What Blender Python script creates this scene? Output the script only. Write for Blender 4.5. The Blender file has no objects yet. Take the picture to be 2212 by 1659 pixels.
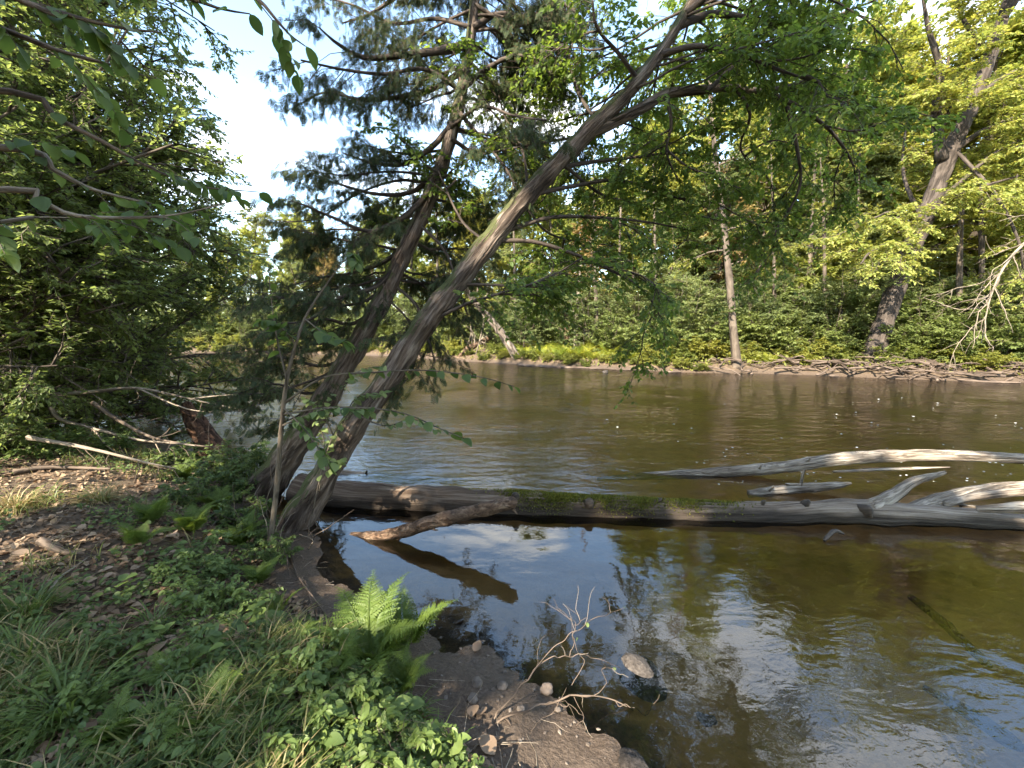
import bpy, math, random
import numpy as np
from mathutils import Vector, Matrix

# ------------------------------------------------------------------ camera, sky, sun, exposure
SC = bpy.context.scene
COL = SC.collection
FPX = 410.0
CAMZ = 1.9
PITCH = math.atan(54.0 / FPX)
cd = bpy.data.cameras.new("camera"); cam = bpy.data.objects.new("camera", cd); COL.objects.link(cam)
cam.location = (0, 0, CAMZ); cam.rotation_euler = (math.pi / 2 - PITCH, 0, 0)
cd.sensor_width = 36.0; cd.lens = FPX / 1024.0 * 36.0; cd.clip_start = 0.05; cd.clip_end = 2000.0
SC.camera = cam

SUN_TO = Vector((-0.52, -0.78, 0.0)).normalized()
SUN_EL = math.radians(36)
world = bpy.data.worlds.new("World"); SC.world = world; world.use_nodes = True
wn = world.node_tree.nodes; wl = world.node_tree.links; wn.clear()
w_out = wn.new("ShaderNodeOutputWorld"); w_bg = wn.new("ShaderNodeBackground")
sky = wn.new("ShaderNodeTexSky"); sky.sky_type = 'NISHITA'; sky.sun_disc = False
sky.sun_elevation = SUN_EL; sky.sun_rotation = math.atan2(SUN_TO.x, SUN_TO.y)
sky.air_density = 1.0; sky.dust_density = 0.2; sky.ozone_density = 2.5
tcw = wn.new("ShaderNodeTexCoord"); sepw = wn.new("ShaderNodeSeparateXYZ")
addz = wn.new("ShaderNodeMath"); addz.operation = 'ADD'; addz.inputs[1].default_value = 0.22
maxz = wn.new("ShaderNodeMath"); maxz.operation = 'MAXIMUM'; maxz.inputs[1].default_value = 0.08
dvx = wn.new("ShaderNodeMath"); dvx.operation = 'DIVIDE'; dvy = wn.new("ShaderNodeMath"); dvy.operation = 'DIVIDE'
cmb = wn.new("ShaderNodeCombineXYZ"); nzw = wn.new("ShaderNodeTexNoise")
nzw.inputs['Scale'].default_value = 1.9; nzw.inputs['Detail'].default_value = 7.0; nzw.inputs['Roughness'].default_value = 0.58
nzw.inputs['Distortion'].default_value = 0.25
rpw = wn.new("ShaderNodeValToRGB")
rpw.color_ramp.elements[0].position = 0.49; rpw.color_ramp.elements[0].color = (0, 0, 0, 1)
rpw.color_ramp.elements[1].position = 0.72; rpw.color_ramp.elements[1].color = (1, 1, 1, 1)
mxw = wn.new("ShaderNodeMix"); mxw.data_type = 'RGBA'
mxw.inputs[7].default_value = (4.6, 4.7, 5.0, 1)
wl.new(tcw.outputs['Generated'], sepw.inputs[0])
wl.new(sepw.outputs['Z'], addz.inputs[0]); wl.new(addz.outputs[0], maxz.inputs[0])
wl.new(sepw.outputs['X'], dvx.inputs[0]); wl.new(maxz.outputs[0], dvx.inputs[1])
wl.new(sepw.outputs['Y'], dvy.inputs[0]); wl.new(maxz.outputs[0], dvy.inputs[1])
wl.new(dvx.outputs[0], cmb.inputs[0]); wl.new(dvy.outputs[0], cmb.inputs[1])
offw = wn.new('ShaderNodeVectorMath'); offw.operation = 'ADD'; offw.inputs[1].default_value = (5.5, 17.1, 0)
wl.new(cmb.outputs[0], offw.inputs[0]); wl.new(offw.outputs[0], nzw.inputs['Vector']); wl.new(nzw.outputs[0], rpw.inputs[0])
wl.new(rpw.outputs[0], mxw.inputs[0]); wl.new(sky.outputs[0], mxw.inputs[6])
wl.new(mxw.outputs[2], w_bg.inputs[0]); w_bg.inputs[1].default_value = 0.13
wl.new(w_bg.outputs[0], w_out.inputs[0])

sd = bpy.data.lights.new("sun", 'SUN'); sun = bpy.data.objects.new("sun", sd); COL.objects.link(sun)
sd.energy = 3.8; sd.angle = math.radians(0.53); sd.color = (1.0, 0.95, 0.88)
sdir = Vector((SUN_TO.x * math.cos(SUN_EL), SUN_TO.y * math.cos(SUN_EL), math.sin(SUN_EL)))
sun.rotation_euler = (-sdir).to_track_quat('-Z', 'Y').to_euler(); sun.location = sdir * 60

SC.view_settings.view_transform = 'Standard'; SC.view_settings.look = 'None'
SC.view_settings.use_white_balance = True; SC.view_settings.white_balance_temperature = 7500; SC.view_settings.white_balance_tint = 6
SC.view_settings.gamma = 1.0; SC.view_settings.exposure = 2.7
SC.render.engine = 'CYCLES'
cy = SC.cycles
cy.max_bounces = 8; cy.diffuse_bounces = 5; cy.glossy_bounces = 3; cy.transmission_bounces = 4
cy.transparent_max_bounces = 10; cy.caustics_reflective = False; cy.caustics_refractive = False
cy.use_denoising = True; cy.adaptive_threshold = 0.025; cy.sample_clamp_indirect = 6.0

# ------------------------------------------------------------------ helpers
rng = np.random.default_rng(11)
random.seed(5)
CP, SP = math.cos(PITCH), math.sin(PITCH)
DS = 1024.0 / 2212.0

def ray(px, py):
    u = (px - 512) / FPX; v = (384 - py) / FPX
    return np.array([u, CP + v * SP, -SP + v * CP])
def P(dx, dy, Y):                                   # a point on a sight line at depth Y (metres)
    r = ray(dx * DS, dy * DS); t = Y / r[1]
    return np.array([0, 0, CAMZ]) + r * t
def G(dx, dy, z=0.0):
    r = ray(dx * DS, dy * DS); t = (z - CAMZ) / r[2]
    return np.array([0, 0, CAMZ]) + r * t

def norm(v):
    v = np.asarray(v, float); n = np.linalg.norm(v, axis=-1, keepdims=True)
    return v / np.maximum(n, 1e-9)

_T = np.random.default_rng(3).random((256, 256))
def vnoise(x, y):
    xi = np.floor(x).astype(int); yi = np.floor(y).astype(int)
    fx = x - xi; fy = y - yi; fx = fx * fx * (3 - 2 * fx); fy = fy * fy * (3 - 2 * fy)
    a = _T[xi % 256, yi % 256]; b = _T[(xi + 1) % 256, yi % 256]; c = _T[xi % 256, (yi + 1) % 256]; d = _T[(xi + 1) % 256, (yi + 1) % 256]
    return (a * (1 - fx) + b * fx) * (1 - fy) + (c * (1 - fx) + d * fx) * fy - 0.5
def fbm(x, y, o=4):
    s = 0; a = 1.0; f = 1.0
    for k in range(o):
        s = s + a * vnoise(x * f + 17.3 * k, y * f + 5.1 * k); a *= 0.5; f *= 2.03
    return s

def add_mesh(name, V, F, mat, parent=None, smooth=True, tc=None):
    V = np.ascontiguousarray(V, dtype=np.float32)
    me = bpy.data.meshes.new(name)
    Fl = F if isinstance(F, list) else [F]
    Fl = [np.asarray(f, dtype=np.int32) for f in Fl if len(f)]
    loops = np.concatenate([f.ravel() for f in Fl]); starts = []; off = 0
    for f in Fl:
        starts.append(off + np.arange(len(f), dtype=np.int32) * f.shape[1]); off += f.size
    starts = np.concatenate(starts).astype(np.int32)
    me.vertices.add(len(V)); me.vertices.foreach_set('co', V.ravel())
    me.loops.add(len(loops)); me.loops.foreach_set('vertex_index', loops)
    me.polygons.add(len(starts)); me.polygons.foreach_set('loop_start', starts)
    me.polygons.foreach_set('use_smooth', np.full(len(starts), bool(smooth)))
    if tc is not None:
        at = me.attributes.new('tc', 'FLOAT_VECTOR', 'POINT')
        at.data.foreach_set('vector', np.ascontiguousarray(tc, dtype=np.float32).ravel())
    me.update(calc_edges=True)
    o = bpy.data.objects.new(name, me); COL.objects.link(o)
    if mat is not None: me.materials.append(mat)
    if parent is not None: o.parent = parent
    return o

def tag(o, label=None, cat=None, group=None, kind=None):
    if label: o['label'] = label
    if cat: o['category'] = cat
    if group: o['group'] = group
    if kind: o['kind'] = kind
    return o
def thing(name, label, cat, loc=(0, 0, 0), rz=0.0, group=None):
    o = bpy.data.objects.new(name, None); COL.objects.link(o); o.empty_display_size = 0.1
    o.location = loc; o.rotation_euler = (0, 0, rz)
    return tag(o, label, cat, group)
def copy_thing(src, loc, rz=0.0, sc=1.0, label=None, group=None, tilt=(0, 0)):
    def cp(o, par):
        c = o.copy(); COL.objects.link(c)
        if par is not None: c.parent = par
        for ch in o.children: cp(ch, c)
        return c
    c = cp(src, None)
    c.location = loc; c.rotation_euler = (tilt[0], tilt[1], rz)
    c.scale = (sc, sc, sc) if np.isscalar(sc) else sc
    if label: c['label'] = label
    if group: c['group'] = group
    return c
def at_base(root, objs):
    """geometry was made in world coordinates: keep it there under an Empty at the base"""
    for o in objs:
        o.parent = root
        o.data.transform(Matrix.Translation(-Vector(root.location)))

def resample(pts, rad, n):
    pts = np.asarray(pts, float); rad = np.asarray(rad, float)
    m = len(pts)
    pp = np.vstack([2 * pts[0] - pts[1], pts, 2 * pts[-1] - pts[-2]])
    rr = np.concatenate([[rad[0]], rad, [rad[-1]]])
    seg = np.linalg.norm(np.diff(pts, axis=0), axis=1); cum = np.concatenate([[0], np.cumsum(seg)])
    out = []; ro = []
    for s in np.linspace(0, cum[-1], n):
        i = min(np.searchsorted(cum, s, side='right') - 1, m - 2)
        t = (s - cum[i]) / max(seg[i], 1e-9)
        p0, p1, p2, p3 = pp[i], pp[i + 1], pp[i + 2], pp[i + 3]
        out.append(0.5 * (2 * p1 + (p2 - p0) * t + (2 * p0 - 5 * p1 + 4 * p2 - p3) * t * t + (3 * p1 - p0 - 3 * p2 + p3) * t ** 3))
        ro.append(rr[i + 1] * (1 - t) + rr[i + 2] * t)
    return np.array(out), np.array(ro)

def tube(pts, rad, seg=10, n=None, ridge=0.0, lump=0.0, seed=0, ell=None, flare=0.0, freq=9):
    """a tapered tube; ell=(axis, ratio) squeezes it along a world axis; returns V, F(list), tc"""
    r_ = np.random.default_rng(seed)
    if n: pts, rad = resample(pts, rad, n)
    pts = np.asarray(pts, float); rad = np.asarray(rad, float); m = len(pts)
    T = norm(np.gradient(pts, axis=0))
    u = np.cross(T[0], [0, 0, 1.0])
    if np.linalg.norm(u) < 1e-3: u = np.array([1.0, 0, 0])
    u = norm(u); V = []; TC = []; s = 0.0
    th = np.linspace(0, 2 * math.pi, seg, endpoint=False)
    ph = r_.random(6) * 6.28
    r0 = rad.mean()
    for i in range(m):
        u = norm(u - T[i] * np.dot(u, T[i])); w = np.cross(T[i], u)
        if i: s += np.linalg.norm(pts[i] - pts[i - 1])
        a = th + 0.35 * s / max(r0 * 8, .05) * (1 if ridge else 0)
        k = 1.0
        if ridge:
            k = 1 + ridge * (np.abs(np.sin(a * freq * .5 + ph[0] + 1.3 * math.sin(s * 2.1 + ph[4]))) - .5) + ridge * .6 * np.sin(a * (freq + 4) + ph[1] + 2.2 * math.sin(s * 3.3 + ph[5]))
        if lump:
            k = k + lump * (np.sin(2 * a + s / r0 * .7 + ph[2]) * .5 + np.sin(3 * a - s / r0 * 1.1 + ph[3]) * .5) + lump * .6 * math.sin(s / r0 * 1.9 + ph[1])
        if flare:
            k = k + flare * math.exp(-s / (r0 * 2.2)) * (1 + .55 * np.sin(5 * a + ph[4]))
        ring = pts[i] + (rad[i] * k)[:, None] * (np.cos(th)[:, None] * u + np.sin(th)[:, None] * w) if not np.isscalar(k) else pts[i] + rad[i] * (np.cos(th)[:, None] * u + np.sin(th)[:, None] * w)
        if ell is not None:
            ax = norm(ell[0]); d = (ring - pts[i]) @ ax
            ring = ring + np.outer(d * (ell[1] - 1), ax)
        V.append(ring); TC.append(np.stack([np.cos(th) * r0, np.sin(th) * r0, np.full(seg, s)], 1))
    V = np.vstack(V); TC = np.vstack(TC)
    i = np.arange(m - 1)[:, None] * seg; j = np.arange(seg)[None, :]; j2 = (j + 1) % seg
    Q = np.stack([i + j, i + j2, i + seg + j2, i + seg + j], -1).reshape(-1, 4)
    c0 = len(V); V = np.vstack([V, pts[:1] - T[0] * rad[0] * .25, pts[-1:] + T[-1] * rad[-1] * .5]); TC = np.vstack([TC, TC[:1], TC[-2:-1]])
    jj = np.arange(seg); e = (m - 1) * seg
    T3 = np.vstack([np.stack([np.full(seg, c0), (jj + 1) % seg, jj], 1), np.stack([np.full(seg, c0 + 1), e + jj, e + (jj + 1) % seg], 1)])
    return V, [Q, T3], TC

def join(geos):
    V = []; Q = []; T3 = []; TC = []; o = 0
    for g in geos:
        v, f, tc = g; V.append(v); TC.append(tc if tc is not None else np.zeros((len(v), 3)))
        for x in (f if isinstance(f, list) else [f]):
            if not len(x): continue
            (Q if x.shape[1] == 4 else T3).append(x + o)
        o += len(v)
    F = []
    if Q: F.append(np.vstack(Q))
    if T3: F.append(np.vstack(T3))
    return np.vstack(V), F, np.vstack(TC)

def twigs(A, B, r0, r1, bend=0.12, sides=3, rg=None, M=None):
    """many thin 3-ring twigs at once; returns geometry and the mid points"""
    rg = rg or rng
    A = np.asarray(A, float); B = np.asarray(B, float); n = len(A)
    D = B - A; L = np.linalg.norm(D, axis=1, keepdims=True); T = norm(D)
    if M is None: M = (A + B) / 2 + rg.normal(0, 1, (n, 3)) * L * bend
    up = np.tile([0.13, 0.21, 0.97], (n, 1)); u = np.cross(T, up); bad = np.linalg.norm(u, axis=1) < .1
    u[bad] = [1, 0, 0]; u = norm(u); w = np.cross(T, u)
    r0 = np.broadcast_to(np.asarray(r0, float), (n,)); r1 = np.broadcast_to(np.asarray(r1, float), (n,))
    V = np.zeros((n, 3, sides, 3))
    for k, (C, r) in enumerate(((A, r0), (M, (r0 + r1) / 2), (B, r1))):
        for j in range(sides):
            a = 2 * math.pi * j / sides
            V[:, k, j] = C + r[:, None] * (math.cos(a) * u + math.sin(a) * w)
    base = (np.arange(n) * 3 * sides)[:, None, None]; kk = np.arange(2)[None, :, None] * sides; jj = np.arange(sides)[None, None, :]; j2 = (jj + 1) % sides
    Q = np.stack([base + kk + jj, base + kk + j2, base + kk + sides + j2, base + kk + sides + jj], -1).reshape(-1, 4)
    V = V.reshape(-1, 3); tc = np.tile(np.array([[0, 0, 0.]]), (len(V), 1)); tc[:, 2] = V[:, 2] * 3; tc[:, 0] = V[:, 0]
    return (V, [Q], tc), M

def scatter(tv, tf, pos, dirs, nrm, size, wid=None):
    pos = np.asarray(pos, float); Y = norm(dirs); X = norm(np.cross(Y, nrm)); Z = np.cross(X, Y)
    n = len(pos); size = np.broadcast_to(np.asarray(size, float), (n,)); wid = np.ones(n) if wid is None else wid
    tv = np.asarray(tv, float); m = len(tv)
    V = pos[:, None, :] + size[:, None, None] * (tv[None, :, 0:1] * X[:, None, :] * wid[:, None, None] + tv[None, :, 1:2] * Y[:, None, :] + tv[None, :, 2:3] * Z[:, None, :])
    F = (np.arange(n) * m)[:, None, None] + np.asarray(tf)[None]
    return V.reshape(-1, 3), [F.reshape(-1, np.asarray(tf).shape[1])], None

# leaf templates: x across, y along, z up
LEAF_D = (np.array([[0, 0, 0], [-.26, .45, .05], [0, 1, -.06], [.26, .45, .05]]), np.array([[0, 2, 1], [0, 3, 2]]))
LEAF_O = (np.array([[0, 0, 0], [-.22, .22, .04], [-.27, .55, .05], [0, 1, -.1], [.27, .55, .05], [.22, .22, .04], [0, .45, -.02]]),
          np.array([[0, 6, 1], [1, 6, 2], [2, 6, 3], [3, 6, 4], [4, 6, 5], [5, 6, 0]]))
def leaf_big():
    ys = [0, .12, .3, .5, .7, .87, 1.0]; ws = [0, .2, .32, .34, .26, .13, 0]
    V = []; F = []
    for y, w in zip(ys, ws):
        z = -.22 * (y - .35) ** 2
        V += [[-w, y, z + .28 * w], [0, y, z], [w, y, z + .28 * w]]
    for i in range(6):
        a = 3 * i
        F += [[a, a + 1, a + 4, a + 3], [a + 1, a + 2, a + 5, a + 4]]
    return np.array(V, float), np.array(F)
LEAF_B = leaf_big()
def spray_template():
    V = []; F = []
    def blade(p, q, w):
        p = np.array(p, float); q = np.array(q, float); d = norm(q - p); s = np.array([d[1], -d[0], 0]) * w
        i = len(V); V.extend([p, p * .55 + q * .45 + s, q, p * .55 + q * .45 - s]); F.extend([[i, i + 1, i + 2], [i, i + 2, i + 3]])
    blade((0, 0, 0), (0, 1, -.1), .035)
    for k, y in enumerate((.12, .28, .44, .6, .76)):
        for s in (-1, 1):
            L = .42 * (1 - .6 * y)
            yy = y + (.06 if s > 0 else 0)
            blade((0, yy, -.1 * yy), (s * L * .72, yy + L * .75, -.1 * yy - .06), .045)
    return np.array(V), np.array(F)
SPRAY = spray_template()

# ------------------------------------------------------------------ materials
def new_mat(name):
    m = bpy.data.materials.new(name); m.use_nodes = True
    nt = m.node_tree; nt.nodes.clear()
    out = nt.nodes.new("ShaderNodeOutputMaterial")
    return m, nt.nodes, nt.links, out
def ramp(nodes, cols):
    r = nodes.new("ShaderNodeValToRGB"); e = r.color_ramp.elements
    while len(e) < len(cols): e.new(0.5)
    for i, c in enumerate(cols):
        pos, col = c if len(c) == 2 else (i / (len(cols) - 1), c)
        e[i].position = pos; e[i].color = (*col, 1)
    return r
def leaf_mat(name, cols, trans=0.4, tcol=None, rough=0.55, objvar=0.35, spec=0.35):
    m, N, L, out = new_mat(name)
    g = N.new("ShaderNodeNewGeometry"); oi = N.new("ShaderNodeObjectInfo")
    mul = N.new("ShaderNodeMath"); mul.operation = 'MULTIPLY'; mul.inputs[1].default_value = 1 - objvar
    mad = N.new("ShaderNodeMath"); mad.operation = 'MULTIPLY_ADD'; mad.inputs[1].default_value = objvar
    L.new(g.outputs['Random Per Island'], mul.inputs[0]); L.new(oi.outputs['Random'], mad.inputs[0]); L.new(mul.outputs[0], mad.inputs[2])
    r = ramp(N, cols); L.new(mad.outputs[0], r.inputs[0])
    b = N.new("ShaderNodeBsdfPrincipled"); b.inputs['Roughness'].default_value = rough; b.inputs['Specular IOR Level'].default_value = spec
    L.new(r.outputs[0], b.inputs['Base Color'])
    t = N.new("ShaderNodeBsdfTranslucent"); hs = N.new("ShaderNodeHueSaturation")
    hs.inputs['Hue'].default_value = 0.485; hs.inputs['Saturation'].default_value = 1.1; hs.inputs['Value'].default_value = 1.9
    L.new(r.outputs[0], hs.inputs['Color']); L.new(hs.outputs[0], t.inputs['Color'])
    mx = N.new("ShaderNodeMixShader"); mx.inputs[0].default_value = trans
    L.new(b.outputs[0], mx.inputs[1]); L.new(t.outputs[0], mx.inputs[2]); L.new(mx.outputs[0], out.inputs[0])
    return m
def wood_mat(name, cols, sx=18, sz=1.6, bump=0.5, rough=0.85, moss=None, crack=.85, detail=8, dist=0.01, wet=False):
    """fibres run along the tube (attribute tc)"""
    m, N, L, out = new_mat(name)
    a = N.new("ShaderNodeAttribute"); a.attribute_name = 'tc'
    mp = N.new("ShaderNodeMapping"); mp.inputs['Scale'].default_value = (sx, sx, sz); L.new(a.outputs['Vector'], mp.inputs['Vector'])
    n1 = N.new("ShaderNodeTexNoise"); n1.inputs['Scale'].default_value = 1.0; n1.inputs['Detail'].default_value = detail; n1.inputs['Roughness'].default_value = .65
    n1.inputs['Distortion'].default_value = .4
    L.new(mp.outputs[0], n1.inputs['Vector'])
    tx = N.new("ShaderNodeTexCoord"); n2 = N.new("ShaderNodeTexNoise"); n2.inputs['Scale'].default_value = 3.2; n2.inputs['Detail'].default_value = 4
    L.new(tx.outputs['Object'], n2.inputs['Vector'])
    mxv = N.new("ShaderNodeMath"); mxv.operation = 'MULTIPLY_ADD'; mxv.inputs[1].default_value = .35
    ad = N.new("ShaderNodeMath"); ad.operation = 'ADD'; ad.inputs[1].default_value = -.175
    L.new(n2.outputs[0], mxv.inputs[0]); L.new(n1.outputs[0], ad.inputs[0]); L.new(ad.outputs[0], mxv.inputs[2])
    r = ramp(N, cols); L.new(mxv.outputs[0], r.inputs[0])
    b = N.new("ShaderNodeBsdfPrincipled"); b.inputs['Roughness'].default_value = rough; b.inputs['Specular IOR Level'].default_value = .25
    col = r.outputs[0]
    mpc = N.new("ShaderNodeMapping"); mpc.inputs['Scale'].default_value = (sx * .55, sx * .55, sz * .7); L.new(a.outputs['Vector'], mpc.inputs['Vector'])
    nc_ = N.new("ShaderNodeTexNoise"); nc_.inputs['Scale'].default_value = 1.0; nc_.inputs['Detail'].default_value = 5; nc_.inputs['Roughness'].default_value = .6; nc_.inputs['Distortion'].default_value = .6
    L.new(mpc.outputs[0], nc_.inputs['Vector'])
    rc = ramp(N, [(.40, (.28, .26, .25)), (.47, (1, 1, 1)), (.56, (1, 1, 1)), (.60, (.55, .53, .5)), (.64, (1, 1, 1))]); L.new(nc_.outputs[0], rc.inputs[0])
    mc_ = N.new("ShaderNodeMix"); mc_.data_type = 'RGBA'; mc_.blend_type = 'MULTIPLY'; mc_.inputs[0].default_value = crack
    L.new(col, mc_.inputs[6]); L.new(rc.outputs[0], mc_.inputs[7]); col = mc_.outputs[2]
    if moss:
        mc, amt, ax = moss
        n3 = N.new("ShaderNodeTexNoise"); n3.inputs['Scale'].default_value = 5.0; n3.inputs['Detail'].default_value = 6
        L.new(tx.outputs['Object'], n3.inputs['Vector'])
        g = N.new("ShaderNodeNewGeometry"); dp = N.new("ShaderNodeVectorMath"); dp.operation = 'DOT_PRODUCT'; dp.inputs[1].default_value = ax
        L.new(g.outputs['Normal'], dp.inputs[0])
        s = N.new("ShaderNodeMath"); s.operation = 'MULTIPLY_ADD'; s.inputs[1].default_value = .35
        L.new(dp.outputs['Value'], s.inputs[0]); L.new(n3.outputs[0], s.inputs[2])
        r3 = ramp(N, [(amt, (0, 0, 0)), (amt + .1, (1, 1, 1))]); L.new(s.outputs[0], r3.inputs[0])
        mm = N.new("ShaderNodeMix"); mm.data_type = 'RGBA'; mm.inputs[7].default_value = (*mc, 1)
        L.new(r3.outputs[0], mm.inputs[0]); L.new(col, mm.inputs[6]); col = mm.outputs[2]
    L.new(col, b.inputs['Base Color'])
    bp = N.new("ShaderNodeBump"); bp.inputs['Strength'].default_value = bump; bp.inputs['Distance'].default_value = dist
    hm = N.new('ShaderNodeMath'); hm.operation = 'MULTIPLY_ADD'; hm.inputs[1].default_value = .8; L.new(rc.outputs[0], hm.inputs[0]); L.new(n1.outputs[0], hm.inputs[2])
    L.new(hm.outputs[0], bp.inputs['Height']); L.new(bp.outputs[0], b.inputs['Normal'])
    L.new(b.outputs[0], out.inputs[0])
    return m
def plain_mat(name, cols, scale=8, bump=.3, rough=.8, dist=.01, spec=.3, detail=6):
    m, N, L, out = new_mat(name)
    tx = N.new("ShaderNodeTexCoord"); n1 = N.new("ShaderNodeTexNoise"); n1.inputs['Scale'].default_value = scale; n1.inputs['Detail'].default_value = detail; n1.inputs['Roughness'].default_value = .65
    oi = N.new("ShaderNodeObjectInfo"); ad = N.new("ShaderNodeMath"); ad.operation = 'MULTIPLY_ADD'; ad.inputs[1].default_value = .3
    L.new(tx.outputs['Object'], n1.inputs['Vector']); L.new(oi.outputs['Random'], ad.inputs[0])
    sb = N.new("ShaderNodeMath"); sb.operation = 'SUBTRACT'; sb.inputs[1].default_value = .15
    L.new(n1.outputs[0], sb.inputs[0]); L.new(sb.outputs[0], ad.inputs[2])
    r = ramp(N, cols); L.new(ad.outputs[0], r.inputs[0])
    b = N.new("ShaderNodeBsdfPrincipled"); b.inputs['Roughness'].default_value = rough; b.inputs['Specular IOR Level'].default_value = spec
    L.new(r.outputs[0], b.inputs['Base Color'])
    bp = N.new("ShaderNodeBump"); bp.inputs['Strength'].default_value = bump; bp.inputs['Distance'].default_value = dist
    L.new(n1.outputs[0], bp.inputs['Height']); L.new(bp.outputs[0], b.inputs['Normal']); L.new(b.outputs[0], out.inputs[0])
    return m

M = {}
M['cedar_bark'] = wood_mat('cedar_bark', [(.25, (.028, .02, .016)), (.45, (.095, .066, .05)), (.62, (.19, .148, .122)), (.8, (.33, .285, .245))], sx=32, sz=3.0, bump=.9, dist=.02,
                           moss=((.055, .06, .022), .56, (-.75, .1, .45)))
M['branch_bark'] = wood_mat('branch_bark', [(.3, (.025, .018, .015)), (.7, (.10, .075, .06))], sx=30, sz=4, bump=.4)
M['grey_bark'] = wood_mat('grey_bark', [(.25, (.06, .045, .035)), (.5, (.17, .135, .11)), (.8, (.34, .29, .24))], sx=7, sz=1.2, bump=.9, dist=.03)
M['dark_bark'] = wood_mat('dark_bark', [(.25, (.02, .015, .012)), (.5, (.055, .042, .035)), (.8, (.125, .10, .085))], sx=9, sz=1.4, bump=.9, dist=.03)
M['far_bark'] = wood_mat('far_bark', [(.25, (.034, .026, .02)), (.55, (.10, .077, .06)), (.8, (.19, .155, .125))], sx=6, sz=1.0, bump=.6)
M['driftwood'] = wood_mat('driftwood', [(.25, (.055, .04, .031)), (.43, (.19, .15, .118)), (.6, (.33, .28, .23)), (.85, (.48, .43, .37))], sx=34, sz=2.2, bump=1.0, dist=.025)
M['log_wood'] = wood_mat('log_wood', [(.22, (.045, .028, .018)), (.42, (.16, .11, .075)), (.6, (.30, .235, .185)), (.85, (.42, .35, .29))], sx=30, sz=1.1, bump=.9, dist=.015)
M['wet_wood'] = wood_mat('wet_wood', [(.25, (.018, .013, .01)), (.6, (.07, .05, .036)), (.85, (.15, .115, .09))], sx=26, sz=1.5, bump=.7, rough=.5)
M['dead_bark'] = wood_mat('dead_bark', [(.25, (.03, .018, .012)), (.5, (.11, .065, .042)), (.75, (.24, .17, .12))], sx=24, sz=14, bump=1.0, dist=.02)
M['stump_wood'] = wood_mat('stump_wood', [(.25, (.025, .012, .008)), (.5, (.09, .045, .027)), (.8, (.17, .095, .06))], sx=22, sz=9, bump=1.0, dist=.03)
M['pale_twig'] = wood_mat('pale_twig', [(.25, (.10, .075, .057)), (.75, (.29, .24, .19))], sx=40, sz=4, bump=.3)
M['brown_twig'] = wood_mat('brown_twig', [(.25, (.05, .035, .027)), (.75, (.17, .125, .095))], sx=40, sz=4, bump=.3)
M['sapling_bark'] = wood_mat('sapling_bark', [(.25, (.055, .042, .032)), (.75, (.15, .12, .09))], sx=30, sz=6, bump=.3)
M['far_stick'] = wood_mat('far_stick', [(.25, (.04, .028, .022)), (.6, (.13, .095, .075)), (.8, (.26, .2, .16))], sx=20, sz=2, bump=.3)

M['cedar_leaf'] = leaf_mat('cedar_leaf', [(.018, .03, .014), (.03, .046, .019), (.042, .06, .023), (.075, .055, .028)], trans=.25, rough=.7, objvar=.1, spec=.2)
M['broad_leaf'] = leaf_mat('broad_leaf', [(.05, .085, .02), (.075, .12, .028), (.10, .15, .032), (.14, .18, .04)], trans=.5, objvar=.15)
M['left_leaf'] = leaf_mat('left_leaf', [(.075, .105, .035), (.105, .14, .045), (.135, .175, .055), (.17, .21, .065)], trans=.5, objvar=.3)
M['far_leaf'] = leaf_mat('far_leaf', [(.10, .125, .035), (.14, .165, .042), (.19, .20, .048), (.25, .235, .055)], trans=.5, objvar=.6)
M['olive_leaf'] = leaf_mat('olive_leaf', [(.10, .125, .05), (.13, .16, .062), (.17, .19, .07)], trans=.48, objvar=.6)
M['yellow_leaf'] = leaf_mat('yellow_leaf', [(.14, .18, .045), (.185, .22, .055), (.24, .25, .065), (.30, .28, .075)], trans=.45, objvar=.2)
M['tan_leaf'] = leaf_mat('tan_leaf', [(.16, .14, .05), (.24, .18, .07), (.30, .20, .10)], trans=.35, objvar=.4)
M['shrub_leaf'] = leaf_mat('shrub_leaf', [(.085, .115, .035), (.12, .15, .045), (.16, .185, .05)], trans=.38, objvar=.5)
M['fern_leaf'] = leaf_mat('fern_leaf', [(.065, .105, .022), (.09, .135, .027), (.12, .165, .034)], trans=.42, objvar=.5)
M['far_fern_leaf'] = leaf_mat('far_fern_leaf', [(.08, .13, .025), (.15, .19, .03), (.25, .26, .035), (.33, .29, .04)], trans=.35, objvar=.7)
M['big_leaf'] = leaf_mat('big_leaf', [(.045, .08, .022), (.065, .105, .028), (.095, .14, .035)], trans=.5, objvar=.95, rough=.45)
M['pale_leaf'] = leaf_mat('pale_leaf', [(.10, .14, .05), (.14, .185, .07), (.20, .24, .09)], trans=.35, objvar=.9, rough=.45)
M['seedling_leaf'] = leaf_mat('seedling_leaf', [(.065, .10, .03), (.095, .14, .04), (.14, .19, .05)], trans=.35, objvar=.9, rough=.5)
M['lime_leaf'] = leaf_mat('lime_leaf', [(.25, .32, .04), (.35, .40, .06)], trans=.4, objvar=.9)
M['grass_blade'] = leaf_mat('grass_blade', [(.04, .065, .016), (.065, .095, .022), (.10, .13, .03), (.15, .15, .045), (.24, .19, .09), (.30, .23, .12)], trans=.35, objvar=.1, rough=.5)
M['tuft_blade'] = leaf_mat('tuft_blade', [(.055, .09, .022), (.08, .12, .028), (.12, .16, .038)], trans=.35, objvar=.3, rough=.45)
M['straw_blade'] = leaf_mat('straw_blade', [(.11, .13, .03), (.20, .175, .07), (.30, .23, .12), (.38, .29, .17)], trans=.3, objvar=.3)
M['cover_leaf'] = leaf_mat('cover_leaf', [(.04, .07, .02), (.06, .095, .028), (.09, .13, .036), (.14, .18, .05)], trans=.35, objvar=.1, rough=.5)
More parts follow.
